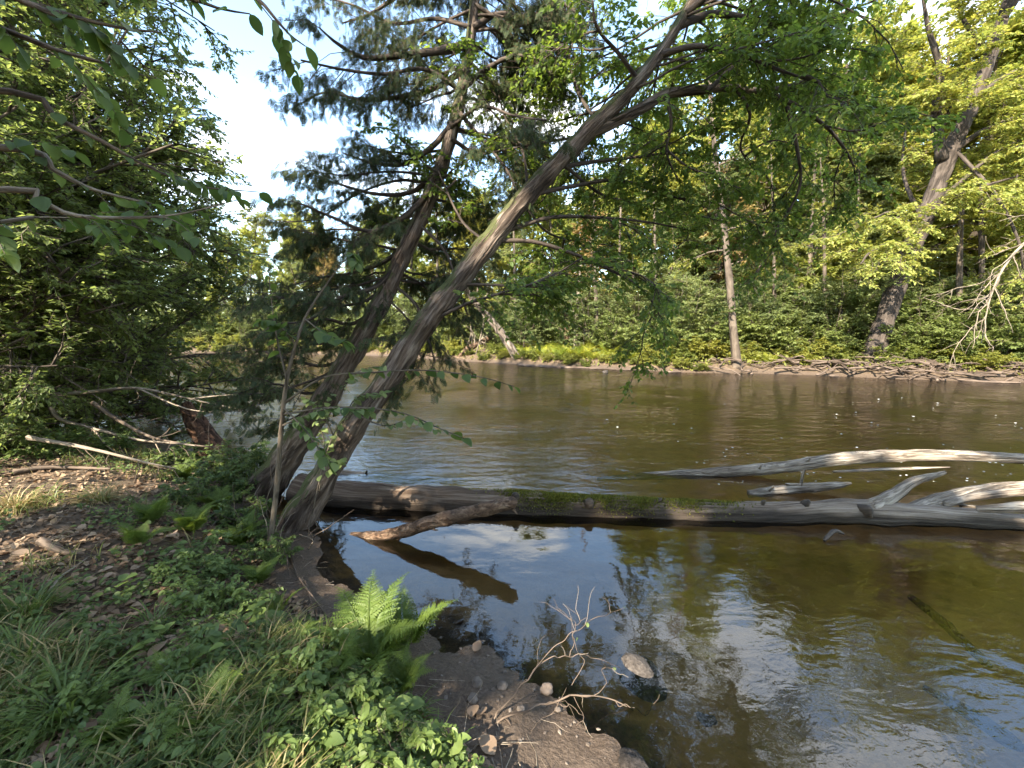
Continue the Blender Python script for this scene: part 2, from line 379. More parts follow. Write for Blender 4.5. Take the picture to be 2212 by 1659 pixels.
M['litter_leaf'] = leaf_mat('litter_leaf', [(.06, .035, .02), (.13, .08, .048), (.21, .14, .09), (.30, .22, .15)], trans=.1, objvar=.1, rough=.8)
M['fallen_leaf'] = leaf_mat('fallen_leaf', [(.12, .075, .045), (.20, .135, .09), (.30, .21, .15)], trans=.1, objvar=.95, rough=.75)
M['moss'] = leaf_mat('moss', [(.05, .06, .01), (.10, .105, .015), (.16, .15, .025)], trans=.2, objvar=.1, rough=.9)
M['stone'] = plain_mat('stone', [(.3, (.025, .02, .017)), (.5, (.065, .053, .046)), (.7, (.115, .098, .088))], scale=45, bump=.9, dist=.02)
M['pebble'] = plain_mat('pebble', [(.2, (.06, .045, .036)), (.5, (.12, .095, .078)), (.8, (.22, .185, .16))], scale=30, bump=.2)
M['shell'] = plain_mat('shell', [(.2, (.15, .10, .07)), (.8, (.27, .2, .155))], scale=9, bump=.2)
M['foam'] = plain_mat('foam', [(.2, (.7, .7, .68)), (.8, (.85, .85, .82))], scale=30, bump=.2)

# ------------------------------------------------------------------ shorelines and terrain
near_px = [(-560, 905), (-200, 915), (0, 922), (170, 932), (300, 945), (400, 968), (480, 995), (545, 1045), (600, 1120), (650, 1165), (700, 1215), (760, 1258), (850, 1285), (960, 1340), (1000, 1375), (1130, 1460), (1250, 1560), (1340, 1645)]
near_line = [tuple(G(x, y)[:2]) for x, y in near_px]
near_line = [(-90, 24), (-40, 15)] + near_line + [(.82, 1.0), (1.1, 0.0), (2.0, -1.6), (6, -4), (45, -10), (90, -14)]
near_poly = near_line + [(90, -90), (-90, -90)]
far_px = [(2212, 826), (2100, 823), (1950, 818), (1800, 812), (1640, 806), (1500, 806), (1350, 798), (1180, 789), (1050, 783), (980, 779), (900, 772), (780, 767), (620, 765), (400, 762), (100, 760)]
far_line = [(130, 4), (60, 9)] + [tuple(G(x, y)[:2]) for x, y in far_px] + [(-90, 42), (-130, 46)]
far_poly = far_line + [(-130, 260), (130, 260)]

def sdist(x, y, poly):
    p = np.stack([np.ravel(x), np.ravel(y)], 1); A = np.array(poly); B = np.roll(A, -1, 0)
    best = np.full(len(p), 1e9); ins = np.zeros(len(p), bool)
    for a, b in zip(A, B):
        ab = b - a; t = np.clip(((p - a) @ ab) / (ab @ ab), 0, 1); q = a + t[:, None] * ab
        best = np.minimum(best, np.hypot(*(p - q).T))
        c = ((a[1] > p[:, 1]) != (b[1] > p[:, 1]))
        xx = a[0] + (p[:, 1] - a[1]) / (b[1] - a[1] + 1e-12) * ab[0]
        ins ^= c & (p[:, 0] < xx)
    return np.where(ins, best, -best).reshape(np.shape(x))
def dn(x, y): return sdist(x, y, near_poly)
def df(x, y): return sdist(x, y, far_poly)
def ground_z(x, y):
    x = np.asarray(x, float); y = np.asarray(y, float)
    a = dn(x, y) + .10 * fbm(x * 1.7, y * 1.7) ; b = df(x, y) + .5 * fbm(x * .6, y * .6)
    zn = np.interp(a, [-12, -5, -2.5, -1.2, -.45, 0, .45, .62, .9, 1.5, 4, 14, 60], [-.8, -.72, -.5, -.26, -.1, 0, .075, .15, .30, .40, .5, .7, 2.5])
    zf = np.interp(b, [-9, -4, -1.5, -.4, 0, .2, .5, 2, 6, 30, 120, 200], [-.8, -.62, -.3, -.12, 0, .16, .34, .5, .75, 1.6, 6, 9])
    z = np.maximum(zn, zf)
    land = np.clip((np.maximum(a, b) - .1) * 2, 0, 1)
    z = z + land * (.10 * fbm(x * .9 + 3, y * .9) + .035 * fbm(x * 4, y * 4, 3)) + (1 - land) * .05 * fbm(x * 1.1, y * 1.1 + 40) + .012 * fbm(x * 14, y * 14, 2)
    return z
def gz(x, y):
    i = min(max(int(np.searchsorted(gx, x)) - 1, 0), len(gx) - 2); j = min(max(int(np.searchsorted(gy, y)) - 1, 0), len(gy) - 2)
    a = (x - gx[i]) / (gx[i + 1] - gx[i]); b_ = (y - gy[j]) / (gy[j + 1] - gy[j])
    return float((Z[i, j] * (1 - a) + Z[i + 1, j] * a) * (1 - b_) + (Z[i, j + 1] * (1 - a) + Z[i + 1, j + 1] * a) * b_)
def GG(dx, dy):
    z = .3
    for _ in range(14):
        p = G(dx, dy, z); z = .5 * z + .5 * gz(p[0], p[1])
    return np.array([p[0], p[1], gz(p[0], p[1])])
def graded(parts):
    out = []
    for a, b, s in parts: out.append(np.arange(a, b - 1e-6, s))
    return np.concatenate(out + [[parts[-1][1]]])
gx = graded([(-130, -40, 3), (-40, -14, .7), (-14, -6, .18), (-6, -3, .06), (-3, 1.6, .028), (1.6, 4, .08), (4, 24, .35), (24, 60, 1.5), (60, 130, 4)])
gy = graded([(-60, -4, 3), (-4, .6, .2), (.6, 4.6, .028), (4.6, 8, .07), (8, 14, .2), (14, 34, .25), (34, 60, 1), (60, 240, 5)])
X, Y = np.meshgrid(gx, gy, indexing='ij')
Z = ground_z(X, Y)
nx, ny = X.shape
i = np.arange(nx - 1)[:, None] * ny; j = np.arange(ny - 1)[None, :]
Q = np.stack([i + j, i + ny + j, i + ny + j + 1, i + j + 1], -1).reshape(-1, 4)

m, N, L, out = new_mat('ground_soil')
g = N.new("ShaderNodeNewGeometry"); sep = N.new("ShaderNodeSeparateXYZ"); L.new(g.outputs['Position'], sep.inputs[0])
def noise(scale, det=6, rgh=.6, vec=None):
    n = N.new("ShaderNodeTexNoise"); n.inputs['Scale'].default_value = scale; n.inputs['Detail'].default_value = det; n.inputs['Roughness'].default_value = rgh
    L.new(vec or g.outputs['Position'], n.inputs['Vector']); return n
na = noise(7, 8, .7); nb = noise(1.3, 4); nc = noise(55, 4, .7)
soil = ramp(N, [(.3, (.03, .02, .013)), (.5, (.085, .058, .038)), (.62, (.13, .092, .063)), (.75, (.06, .065, .025))]); L.new(na.outputs[0], soil.inputs[0])
mud = ramp(N, [(.25, (.036, .025, .018)), (.5, (.074, .052, .038)), (.75, (.12, .088, .066))]); L.new(nc.outputs[0], mud.inputs[0])
bed = ramp(N, [(.32, (.12, .068, .028)), (.42, (.32, .185, .07)), (.54, (.48, .29, .11)), (.66, (.20, .135, .05))]); bmx = N.new('ShaderNodeMath'); bmx.operation = 'MULTIPLY_ADD'; bmx.inputs[1].default_value = .45; bsc = N.new('ShaderNodeMath'); bsc.operation = 'MULTIPLY'; bsc.inputs[1].default_value = .55; nbs = noise(5.0, 6, .7); L.new(nbs.outputs[0], bmx.inputs[0]); L.new(nb.outputs[0], bsc.inputs[0]); L.new(bsc.outputs[0], bmx.inputs[2]); L.new(bmx.outputs[0], bed.inputs[0])
hz = N.new("ShaderNodeMath"); hz.operation = 'MULTIPLY_ADD'; hz.inputs[1].default_value = .12
sb = N.new("ShaderNodeMath"); sb.operation = 'SUBTRACT'; sb.inputs[1].default_value = .06
L.new(na.outputs[0], hz.inputs[0]); L.new(sep.outputs['Z'], sb.inputs[0]); L.new(sb.outputs[0], hz.inputs[2])
def step(a, b, src):
    r = N.new("ShaderNodeMapRange"); r.inputs['From Min'].default_value = a; r.inputs['From Max'].default_value = b; L.new(src, r.inputs['Value']); return r
s1 = step(.11, .17, hz.outputs[0]); s0 = step(-.05, -.01, hz.outputs[0])
m1 = N.new("ShaderNodeMix"); m1.data_type = 'RGBA'; L.new(s0.outputs[0], m1.inputs[0]); L.new(bed.outputs[0], m1.inputs[6]); L.new(mud.outputs[0], m1.inputs[7])
m2 = N.new("ShaderNodeMix"); m2.data_type = 'RGBA'; L.new(s1.outputs[0], m2.inputs[0]); L.new(m1.outputs[2], m2.inputs[6]); L.new(soil.outputs[0], m2.inputs[7])
b = N.new("ShaderNodeBsdfPrincipled"); L.new(m2.outputs[2], b.inputs['Base Color'])
wet = N.new("ShaderNodeMapRange"); wet.inputs['From Min'].default_value = .02; wet.inputs['From Max'].default_value = .07; wet.inputs['To Min'].default_value = .45; wet.inputs['To Max'].default_value = .95
L.new(sep.outputs['Z'], wet.inputs['Value']); L.new(wet.outputs[0], b.inputs['Roughness']); b.inputs['Specular IOR Level'].default_value = .3
ba = N.new("ShaderNodeMath"); ba.operation = 'ADD'; L.new(na.outputs[0], ba.inputs[0]); L.new(nc.outputs[0], ba.inputs[1])
bp = N.new("ShaderNodeBump"); bp.inputs['Strength'].default_value = .7; bp.inputs['Distance'].default_value = .02; L.new(ba.outputs[0], bp.inputs['Height']); L.new(bp.outputs[0], b.inputs['Normal'])
L.new(b.outputs[0], out.inputs[0])
tag(add_mesh('ground', np.stack([X, Y, Z], -1).reshape(-1, 3), Q, m), 'brown river bank and sandy bed', kind='structure')

# water: one closed body of tea-brown water, clear near the shore, rippled beyond the fallen log
m, N, L, out = new_mat('river_water')
g = N.new("ShaderNodeNewGeometry"); sep = N.new("ShaderNodeSeparateXYZ"); L.new(g.outputs['Position'], sep.inputs[0])
def wnoise(sx, sy, det, scale=1.0, dist=0.0, rot=0.0):
    mp = N.new("ShaderNodeMapping"); mp.inputs['Scale'].default_value = (sx, sy, 1); mp.inputs['Rotation'].default_value = (0, 0, rot); L.new(g.outputs['Position'], mp.inputs['Vector'])
    n = N.new("ShaderNodeTexNoise"); n.inputs['Scale'].default_value = scale; n.inputs['Detail'].default_value = det; n.inputs['Distortion'].default_value = dist; n.inputs['Roughness'].default_value = .5
    L.new(mp.outputs[0], n.inputs['Vector']); return n
n1 = wnoise(2.4, 6.0, 4, 1, .5, .1); n2 = wnoise(1.1, 1.8, 2, 1, .4); n3 = wnoise(13, 17, 3, 1, .5, .5)
amp = N.new("ShaderNodeMapRange"); amp.inputs['From Min'].default_value = 3.6; amp.inputs['From Max'].default_value = 5.4; amp.inputs['To Min'].default_value = .05; amp.inputs['To Max'].default_value = .95
L.new(sep.outputs['Y'], amp.inputs['Value'])
ampx = N.new("ShaderNodeMapRange"); ampx.inputs['From Min'].default_value = .2; ampx.inputs['From Max'].default_value = 2.6; ampx.inputs['To Min'].default_value = 0; ampx.inputs['To Max'].default_value = .28
L.new(sep.outputs['X'], ampx.inputs['Value'])
mxa = N.new("ShaderNodeMath"); mxa.operation = 'MAXIMUM'; L.new(amp.outputs[0], mxa.inputs[0]); L.new(ampx.outputs[0], mxa.inputs[1])
pat = N.new("ShaderNodeMapRange"); pat.inputs['From Min'].default_value = .35; pat.inputs['From Max'].default_value = .65; pat.inputs['To Min'].default_value = .45; pat.inputs['To Max'].default_value = 1.25
npt = wnoise(.35, .6, 3); L.new(npt.outputs[0], pat.inputs['Value'])
am2 = N.new("ShaderNodeMath"); am2.operation = 'MULTIPLY'; L.new(mxa.outputs[0], am2.inputs[0]); L.new(pat.outputs[0], am2.inputs[1])
h = N.new("ShaderNodeMath"); h.operation = 'MULTIPLY_ADD'; h.inputs[1].default_value = .3; L.new(n3.outputs[0], h.inputs[0]); L.new(n1.outputs[0], h.inputs[2])
h2 = N.new("ShaderNodeMath"); h2.operation = 'MULTIPLY'; L.new(h.outputs[0], h2.inputs[0]); L.new(am2.outputs[0], h2.inputs[1])
h3 = N.new("ShaderNodeMath"); h3.operation = 'MULTIPLY_ADD'; h3.inputs[1].default_value = .35; L.new(n2.outputs[0], h3.inputs[0]); L.new(h2.outputs[0], h3.inputs[2])
bp = N.new("ShaderNodeBump"); bp.inputs['Strength'].default_value = 1.0; bp.inputs['Distance'].default_value = .028; L.new(h3.outputs[0], bp.inputs['Height'])
fr = N.new("ShaderNodeFresnel"); fr.inputs['IOR'].default_value = 2.0; L.new(bp.outputs[0], fr.inputs['Normal'])
gl = N.new("ShaderNodeBsdfGlossy"); gl.inputs['Roughness'].default_value = .02; L.new(bp.outputs[0], gl.inputs['Normal'])
tr = N.new("ShaderNodeBsdfTransparent"); tr.inputs[0].default_value = (.97, .92, .8, 1)
mx = N.new("ShaderNodeMixShader"); L.new(fr.outputs[0], mx.inputs[0]); L.new(tr.outputs[0], mx.inputs[1]); L.new(gl.outputs[0], mx.inputs[2]); L.new(mx.outputs[0], out.inputs[0])
va = N.new("ShaderNodeVolumeAbsorption"); va.inputs['Color'].default_value = (.80, .50, .14, 1); va.inputs['Density'].default_value = .24; L.new(va.outputs[0], out.inputs['Volume'])
x0, x1, y0, y1, zb = -128, 128, -58, 236, -2.0
V = np.array([[x0, y0, 0], [x1, y0, 0], [x1, y1, 0], [x0, y1, 0], [x0, y0, zb], [x1, y0, zb], [x1, y1, zb], [x0, y1, zb]], float)
Fq = np.array([[0, 1, 2, 3], [7, 6, 5, 4], [0, 4, 5, 1], [1, 5, 6, 2], [2, 6, 7, 3], [3, 7, 4, 0]])
tag(add_mesh('water', V, Fq, m, smooth=False), 'tea brown river water with ripples and sky reflections', kind='structure')

# ------------------------------------------------------------------ growing trees
def curve(start, d, length, n, droop=0.0, wander=.12, rg=None, lift_end=0.0):
    rg = rg or rng
    p = np.array(start, float); d = norm(d); pts = [p.copy()]; st = length / n
    for k in range(n):
        d = norm(d + rg.normal(0, wander, 3) + np.array([0, 0, -droop + lift_end * (k / n)]))
        p = p + d * st; pts.append(p.copy())
    return np.array(pts)
def along(pts, t):
    s = np.clip(t, 0, 1) * (len(pts) - 1); i = int(min(math.floor(s), len(pts) - 2)); f = s - i
    return pts[i] * (1 - f) + pts[i + 1] * f, norm(pts[i + 1] - pts[i])
def side_dir(d, spread, rg, flat=.4):
    """a direction leaving d sideways, mostly level"""
    s = norm(np.cross(d, [0, 0, 1]) + 1e-6) * rg.choice([-1, 1]); up = np.array([0, 0, 1.])
    return norm(d * math.cos(spread) + (s + up * rg.normal(0, flat)) * math.sin(spread))

def foliage(limbs, rg, sub_n=7, sub_len=(.5, 1.1), twig_n=6, twig_len=(.18, .4), leaf_n=8, leaf=(.05, .09), tmpl=LEAF_D, kind='broad', droop=.05, r_sub=.008, start=.25, bare=0.0, flat=.4):
    """limbs: list of point arrays. Returns (wood geometry of sub-branches and twigs, leaf geometry)"""
    sA = []; sM = []; sB = []; tA = []; tB = []
    for pts in limbs:
        L_ = np.linalg.norm(np.diff(pts, axis=0), axis=1).sum()
        for k in range(sub_n):
            t = start + (1 - start) * (k + rg.random()) / sub_n
            p, d = along(pts, t)
            sl = rg.uniform(*sub_len) * (1.15 - .5 * t)
            sd_ = side_dir(d, rg.uniform(.5, 1.1), rg, flat)
            c = curve(p, sd_, sl, 4, droop, .14, rg)
            sA.append(c[0]); sM.append(c[2]); sB.append(c[4])
            if rg.random() < bare: continue
            for q in range(twig_n):
                tt = .15 + .85 * (q + rg.random()) / twig_n
                pp, dd = along(c, tt); td = side_dir(dd, rg.uniform(.3, 1.0), rg, max(.3, flat * .7))
                tA.append(pp); tB.append(pp + td * rg.uniform(*twig_len) + np.array([0, 0, -droop * .4]))
    sA, sM, sB, tA, tB = map(np.array, (sA, sM, sB, tA, tB))
    g1, _ = twigs(sA, sB, r_sub, r_sub * .35, M=sM, rg=rg); g2, Mid = twigs(tA, tB, r_sub * .4, r_sub * .18, rg=rg)
    wood = join([g1, g2])
    n = len(tA); t = (np.arange(leaf_n) + rg.random((n, leaf_n))) / leaf_n
    if kind == 'broad':
        t = .15 + .85 * t
    a = tA[:, None]; b_ = tB[:, None]; mm = Mid[:, None]; tt = t[..., None]
    pos = a * (1 - tt) ** 2 + (4 * mm - a - b_) / 2 * 2 * tt * (1 - tt) + b_ * tt ** 2
    pos = pos.reshape(-1, 3); d = np.repeat(norm(tB - tA), leaf_n, 0); k = len(pos)
    s = norm(np.cross(d, [0, 0, 1.]) + 1e-6) * np.where(np.arange(k) % 2, 1, -1)[:, None]
    if kind == 'broad':
        ld = d * .6 + s * .75 + rg.normal(0, .3, (k, 3)) + np.array([0, 0, -.28]); ln = np.array([0, 0, 1.]) + rg.normal(0, .35, (k, 3))
    else:
        ld = d * .45 + s * .35 + rg.normal(0, .3, (k, 3)) + np.array([0, 0, -.75]); ln = rg.normal(0, 1, (k, 3))
    lv = scatter(tmpl[0], tmpl[1], pos, ld, ln, rg.uniform(leaf[0], leaf[1], k))
    return wood, lv

def make_tree(name, label, cat, group, h, r, bark, leafm, seed, crown_from=.3, spread=2.6, nl=16, lean=(0, 0), leaf=(.17, .30), sub_n=9, twig_n=7, leaf_n=12, up=.35, tmpl=LEAF_D, sub_len=(.7, 1.6), twig_len=(.3, .65), top_narrow=.75, droop=.04, wob=.02, flat=.8):
    rg = np.random.default_rng(seed); root = thing(name, label, cat, group=group)
    n = 9; z = np.linspace(-.25, h * .93, n)
    tr_ = np.stack([lean[0] * z / h + np.cumsum(rg.normal(0, h * wob, n)) * (z > 0.5), lean[1] * z / h + np.cumsum(rg.normal(0, h * wob, n)) * (z > .5), z], 1)
    rad = r * np.interp(z / h, [-.1, 0, .05, .5, 1], [1.4, 1.25, 1, .62, .12])
    geos = [tube(tr_, rad, 12, 26, lump=.06, seed=seed)]
    limbs = []
    for k in range(nl):
        t = crown_from + (1 - crown_from) * (k + .7 * rg.random()) / nl
        p, d = along(tr_, t); az = k * 2.4 + rg.normal(0, .5)
        prof = (1 - ((t - crown_from) / (1 - crown_from)) ** 1.6 * top_narrow) * (.55 + .45 * min(1, (t - crown_from) / .2 + .3))
        ln = spread * prof * rg.uniform(.75, 1.15)
        c = curve(p, (math.cos(az), math.sin(az), up + .5 * t), ln, 6, droop, .13, rg)
        geos.append(tube(c, np.linspace(r * .32 * (1.1 - t * .7), .012, 7), 5)); limbs.append(c)
    limbs.append(tr_[-4:])
    wood, lv = foliage(limbs, rg, sub_n, sub_len, twig_n, twig_len, leaf_n, leaf, tmpl, 'broad', droop, r_sub=.018, flat=flat)
    geos.append(wood)
    v, f, tc = join(geos); add_mesh('trunk', v, f, bark, root, tc=tc)
    add_mesh('crown', lv[0], lv[1], leafm, root, smooth=False)['kind'] = 'stuff'
    return root
def make_shrub(name, label, cat, group, h, w, bark, leafm, seed, stems=9, leaf=(.11, .19), sub_n=7, twig_n=6, leaf_n=12, droop=.06, tmpl=LEAF_D):
    rg = np.random.default_rng(seed); root = thing(name, label, cat, group=group); limbs = []; geos = []
    for k in range(stems):
        az = k * 2.4 + rg.normal(0, .3); sp = rg.uniform(.15, .75) * w / h
        c = curve((math.cos(az) * .08 * w, math.sin(az) * .08 * w, -.05), (math.cos(az) * sp, math.sin(az) * sp, 1), h * rg.uniform(.7, 1.08), 6, droop, .12, rg)
        geos.append(tube(c, np.linspace(min(.02, .011 * h), min(.006, .004 * h), 7), 5)); limbs.append(c)
    wood, lv = foliage(limbs, rg, sub_n, (.25 * w, .5 * w), twig_n, (.12 * w, .26 * w), leaf_n, leaf, tmpl, 'broad', droop, r_sub=min(.007, .004 * h), start=.08)
    v, f, tc = join(geos + [wood]); add_mesh('stem', v, f, bark, root, tc=tc)
    add_mesh('foliage', lv[0], lv[1], leafm, root, smooth=False)['kind'] = 'stuff'
    return root

# ------------------------------------------------------------------ the far bank and the wood behind it
def far_point(dx, off):
    """a point on the far bank, off metres behind its waterline, on the sight line through dx"""
    u = (dx * DS - 512) / FPX
    yy = np.linspace(8, 120, 1400); d = df(u * yy, yy); ok = d >= off
    y = yy[np.argmax(ok)] if ok.any() else 120.
    return np.array([u * y, y, gz(u * y, y) - .02])
PARK = (0, -200, -60)
protos = []
def proto(f, *a, **k):
    o = f(*a, **k); protos.append(o); return o
GT = 'trees of the wood behind the far bank'
treeA = proto(make_tree, 'wood_tree', 'tall leafy green tree in the wood across the river', 'tree', GT, 14, .2, M['far_bark'], M['far_leaf'], 21, .10, 3.1, 26, (.5, .2), top_narrow=.55)
treeB = proto(make_tree, 'wood_tree', 'slim olive green tree in the wood across the river', 'tree', GT, 12, .13, M['far_bark'], M['olive_leaf'], 22, .06, 2.3, 24, (-.4, .3), leaf=(.13, .22), leaf_n=14)
treeC = proto(make_tree, 'wood_tree', 'tree with yellowing leaves in the wood across the river', 'tree', GT, 16, .24, M['far_bark'], M['yellow_leaf'], 23, .2, 3.2, 22, (.6, 0), top_narrow=.5)
treeD = proto(make_tree, 'wood_tree', 'tree with tan fading leaves in the wood across the river', 'tree', GT, 13, .16, M['far_bark'], M['tan_leaf'], 24, .35, 2.3, 15, (-.2, .2), leaf_n=8)
treeE = proto(make_tree, 'wood_tree', 'narrow pointed green tree in the wood across the river', 'tree', GT, 15, .18, M['far_bark'], M['far_leaf'], 25, .12, 2.0, 26, (0, 0), up=.05, top_narrow=.95, leaf=(.14, .25))
used = set()
def where(dx):
    for lim, txt in ((120, 'at the far left bend of the river'), (480, 'beyond the left bank trees'), (700, 'seen past the left bank, beside the sky gap'), (860, 'seen left of the leaning cedar trunk'), (1000, 'seen between the leaning trunks'), (1090, 'behind the uprooted stump'), (1180, 'behind the leaning dead trunk'), (1275, 'behind the bleached snag'), (1380, 'behind the end of the yellow ferns'), (1470, 'left of the grey waterline trunk'), (1560, 'just left behind the grey waterline trunk'), (1640, 'behind the grey waterline trunk'), (1720, 'right of the grey waterline trunk'), (1800, 'midway between grey trunk and yellow maple'), (1870, 'just left of the yellow maple'), (1960, 'behind the base of the yellow maple'), (2060, 'behind the crown of the yellow maple'), (2160, 'behind the bare hanging twigs'), (9999, 'beyond the bare hanging twigs')):
        if dx < lim: return txt
def put(pr, p, rz, sc, **k):
    if pr.name not in used:
        used.add(pr.name); pr.location = p; pr.rotation_euler = (0, 0, rz); pr.scale = (sc, sc, sc) if np.isscalar(sc) else sc
        return pr
    return copy_thing(pr, p, rz, sc, **k)
# (screen column, metres behind the waterline, kind, scale)
wood = [(150, 7, 'A', .8), (320, 5, 'B', .85), (420, 9, 'A', .75), (500, 4, 'E', .7), (560, 8, 'C', .55), (610, 3, 'B', .7), (660, 7, 'A', .8), (720, 4, 'D', .7), (770, 6, 'B', .85), (820, 10, 'E', .95), (880, 5, 'A', .85), (930, 12, 'C', .8),
        (980, 8, 'E', 1.0), (1040, 6, 'A', .8), (1090, 11, 'E', 1.02), (1140, 8, 'B', .95), (1200, 14, 'A', .9), (1260, 7, 'D', .72), (1310, 10, 'A', .85), (1360, 13, 'C', .7), (1400, 6, 'B', .8), (1450, 9, 'A', .9), (1500, 13, 'E', .9), (1540, 8, 'D', .85),
        (1600, 7, 'B', 1.0), (1650, 11, 'A', 1.05), (1700, 6, 'B', .95), (1740, 13, 'C', 1.0), (1790, 8, 'A', 1.15), (1850, 12, 'C', 1.1), (1900, 6, 'B', .9), (1980, 10, 'A', 1.2), (2060, 8, 'C', 1.0), (2130, 12, 'A', 1.2), (2200, 6, 'C', .95), (2290, 9, 'C', 1.1), (2380, 6, 'A', 1.1),
        (1110, 22, 'A', 1.0), (1330, 24, 'E', 1.0), (1480, 22, 'A', 1.1), (1620, 24, 'A', 1.2), (1760, 25, 'E', 1.3), (1930, 24, 'C', 1.3), (2080, 22, 'A', 1.4), (700, 20, 'A', .9), (450, 18, 'E', .8), (280, 16, 'A', .9), (50, 9, 'A', .9)]
for q in range(60):
    wood.append((-60 + q * 41 + random.uniform(-20, 20), 9 + (q * 7) % 30, 'ABACEA'[q % 6], (1.0 if q * 41 < 1300 else 1.25) * random.uniform(.85, 1.1)))
K = dict(A=treeA, B=treeB, C=treeC, D=treeD, E=treeE)
for q, (dx, off, k, s) in enumerate(wood):
    o = put(K[k], far_point(dx, off), (q * 2.1) % 6.28, s * (.95 + .1 * random.random()))
    o['label'] = {'A': 'tall leafy green tree ', 'B': 'slim olive green tree ', 'C': 'tree with yellowing leaves ', 'D': 'tree with tan fading leaves ', 'E': 'narrow pointed green tree '}[k] + where(dx)

GS = 'shrubs along the far bank'
shA = proto(make_shrub, 'bank_shrub', 'leafy mid green shrub on the far bank', 'shrub', GS, 2.4, 2.0, M['far_bark'], M['shrub_leaf'], 31, 10)
shB = proto(make_shrub, 'bank_shrub', 'tall thin-stemmed grey green shrub on the far bank', 'shrub', GS, 3.6, 2.0, M['far_bark'], M['olive_leaf'], 32, 11, leaf=(.09, .16), leaf_n=13)
shC = proto(make_shrub, 'bank_shrub', 'low bright green shrub at the edge of the far bank', 'shrub', GS, 1.1, 1.2, M['far_bark'], M['far_leaf'], 33, 10, leaf=(.08, .14))
def put_shrub(pr, lab, dx, off, rz, sc):
    o = put(pr, far_point(dx, off), rz, sc); o['label'] = lab + ' ' + where(dx)
for q in range(62):
    dx = -60 + q * 38 + random.uniform(-16, 16)
    put_shrub(*((shB, 'tall thin-stemmed grey green shrub') if q % 3 else (shA, 'leafy mid green shrub')), dx, random.uniform(2.2, 4.6), q * 1.7, random.uniform(.85, 1.3))
for q in range(50):
    put_shrub(*((shA, 'leafy mid green shrub') if q % 2 else (shB, 'tall thin-stemmed grey green shrub')), 0 + q * 46 + random.uniform(-16, 16), random.uniform(5, 9), q * 2.7, random.uniform(1.1, 1.6))
for q in range(34):
    dx = 300 + q * 58 + random.uniform(-25, 25)
    if 1090 < dx < 1370: continue
    put_shrub(shC, 'low bright green shrub', dx, random.uniform(.6, 1.7), q * 2.3, random.uniform(.65, 1.1))
for q in range(40):
    put_shrub(shC, 'small green bush at the water', 280 + q * 32 + random.uniform(-10, 10), random.uniform(.12, .4), q * 1.3, random.uniform(.32, .55))
for q in range(16):
    put_shrub(shA, 'leafy mid green shrub', 1390 + q * 54, random.uniform(1.5, 2.5), q * 1.1 + .4, random.uniform(.6, .9))

def frond_mesh(name, Lf, npin, seed, mat, detail=6, arch=1.0, width=.26):
    rg = np.random.default_rng(seed)
    t = np.linspace(0, 1, 24); ang = np.radians(72 - 78 * arch * t ** 1.3)
    st = Lf / 23; yy = np.concatenate([[0], np.cumsum(np.cos(ang[:-1]) * st)]); zz = np.concatenate([[0], np.cumsum(np.sin(ang[:-1]) * st)])
    pts = np.stack([.02 * Lf * np.sin(t * 4 + seed), yy, zz], 1)
    g1 = tube(pts[::3], np.linspace(.0035, .001, 8) * (Lf / .5), 4)
    pos = []; dr = []; nr = []; sz = []
    for k in range(npin):
        tt = .16 + .82 * k / npin; p, d = along(pts, tt)
        up = norm(np.cross(np.array([1., 0, 0]), d)); pl = Lf * width * math.sin(math.pi * min(1, .18 + .9 * tt ** .8) * .98) * (1.02 - tt * .35) + .01
        for s in (-1, 1):
            pd = norm(np.array([s * .9, 0, 0]) + d * .42 + up * rg.normal(-.05, .1))
            for e in range(detail):
                f = (e + .3) / detail; q = p + pd * pl * f
                for s2 in (-1, 1):
                    pos.append(q); dr.append(norm(pd * .75 + s2 * d * .7)); nr.append(up + rg.normal(0, .15, 3)); sz.append(pl * .34 * (1.02 - f * .8))
            pos.append(p + pd * pl * .9); dr.append(pd); nr.append(up); sz.append(pl * .16)
    sc_ = scatter(LEAF_D[0] * np.array([1.0, 1, 1]), LEAF_D[1], np.array(pos), np.array(dr), np.array(nr), np.array(sz))
    v, f, tc = join([g1, sc_])
    o = add_mesh(name, v, f, mat, smooth=False); me = o.data; bpy.data.objects.remove(o); return me
def make_fern(name, label, group, meshes, n, loc, rz, sc=1.0, seed=0):
    rg = np.random.default_rng(seed); root = thing(name, label, 'fern', loc, rz, group); root.scale = (sc, sc, sc)
    for k in range(n):
        o = bpy.data.objects.new('frond', meshes[k % len(meshes)]); COL.objects.link(o); o.parent = root
        o.rotation_euler = (rg.normal(0, .14) - .05, rg.normal(0, .15), k * 6.283 / n + rg.normal(0, .25)); s = rg.uniform(.75, 1.1); o.scale = (s, s, s)
    return root
ff = [frond_mesh('frond', .95, 13, 3 + k, M['far_fern_leaf'], 4) for k in range(2)]
fernP = make_fern('bank_fern', 'yellowing fern in the sunny patch on the far bank', 'ferns on the far bank', ff, 9, PARK, 0, 1, 4); protos.append(fernP)
for q in range(34):
    dx = 1085 + (q % 17) * 17 + random.uniform(-8, 8); off = .5 + (q // 17) * 1.2 + random.uniform(0, .8)
    put(fernP, far_point(dx, off), q * 1.3, random.uniform(.85, 1.35))
fernQ = make_fern('bank_fern', 'pale fern among shrubs along the far bank', 'scattered ferns on the far bank', ff, 8, PARK, 0, 1, 9)
for q in range(22):
    put(fernQ, far_point(1380 + q * 40 + random.uniform(-14, 14), .7 + random.uniform(0, 1.2)), q * 1.7, random.uniform(.55, 1.0))

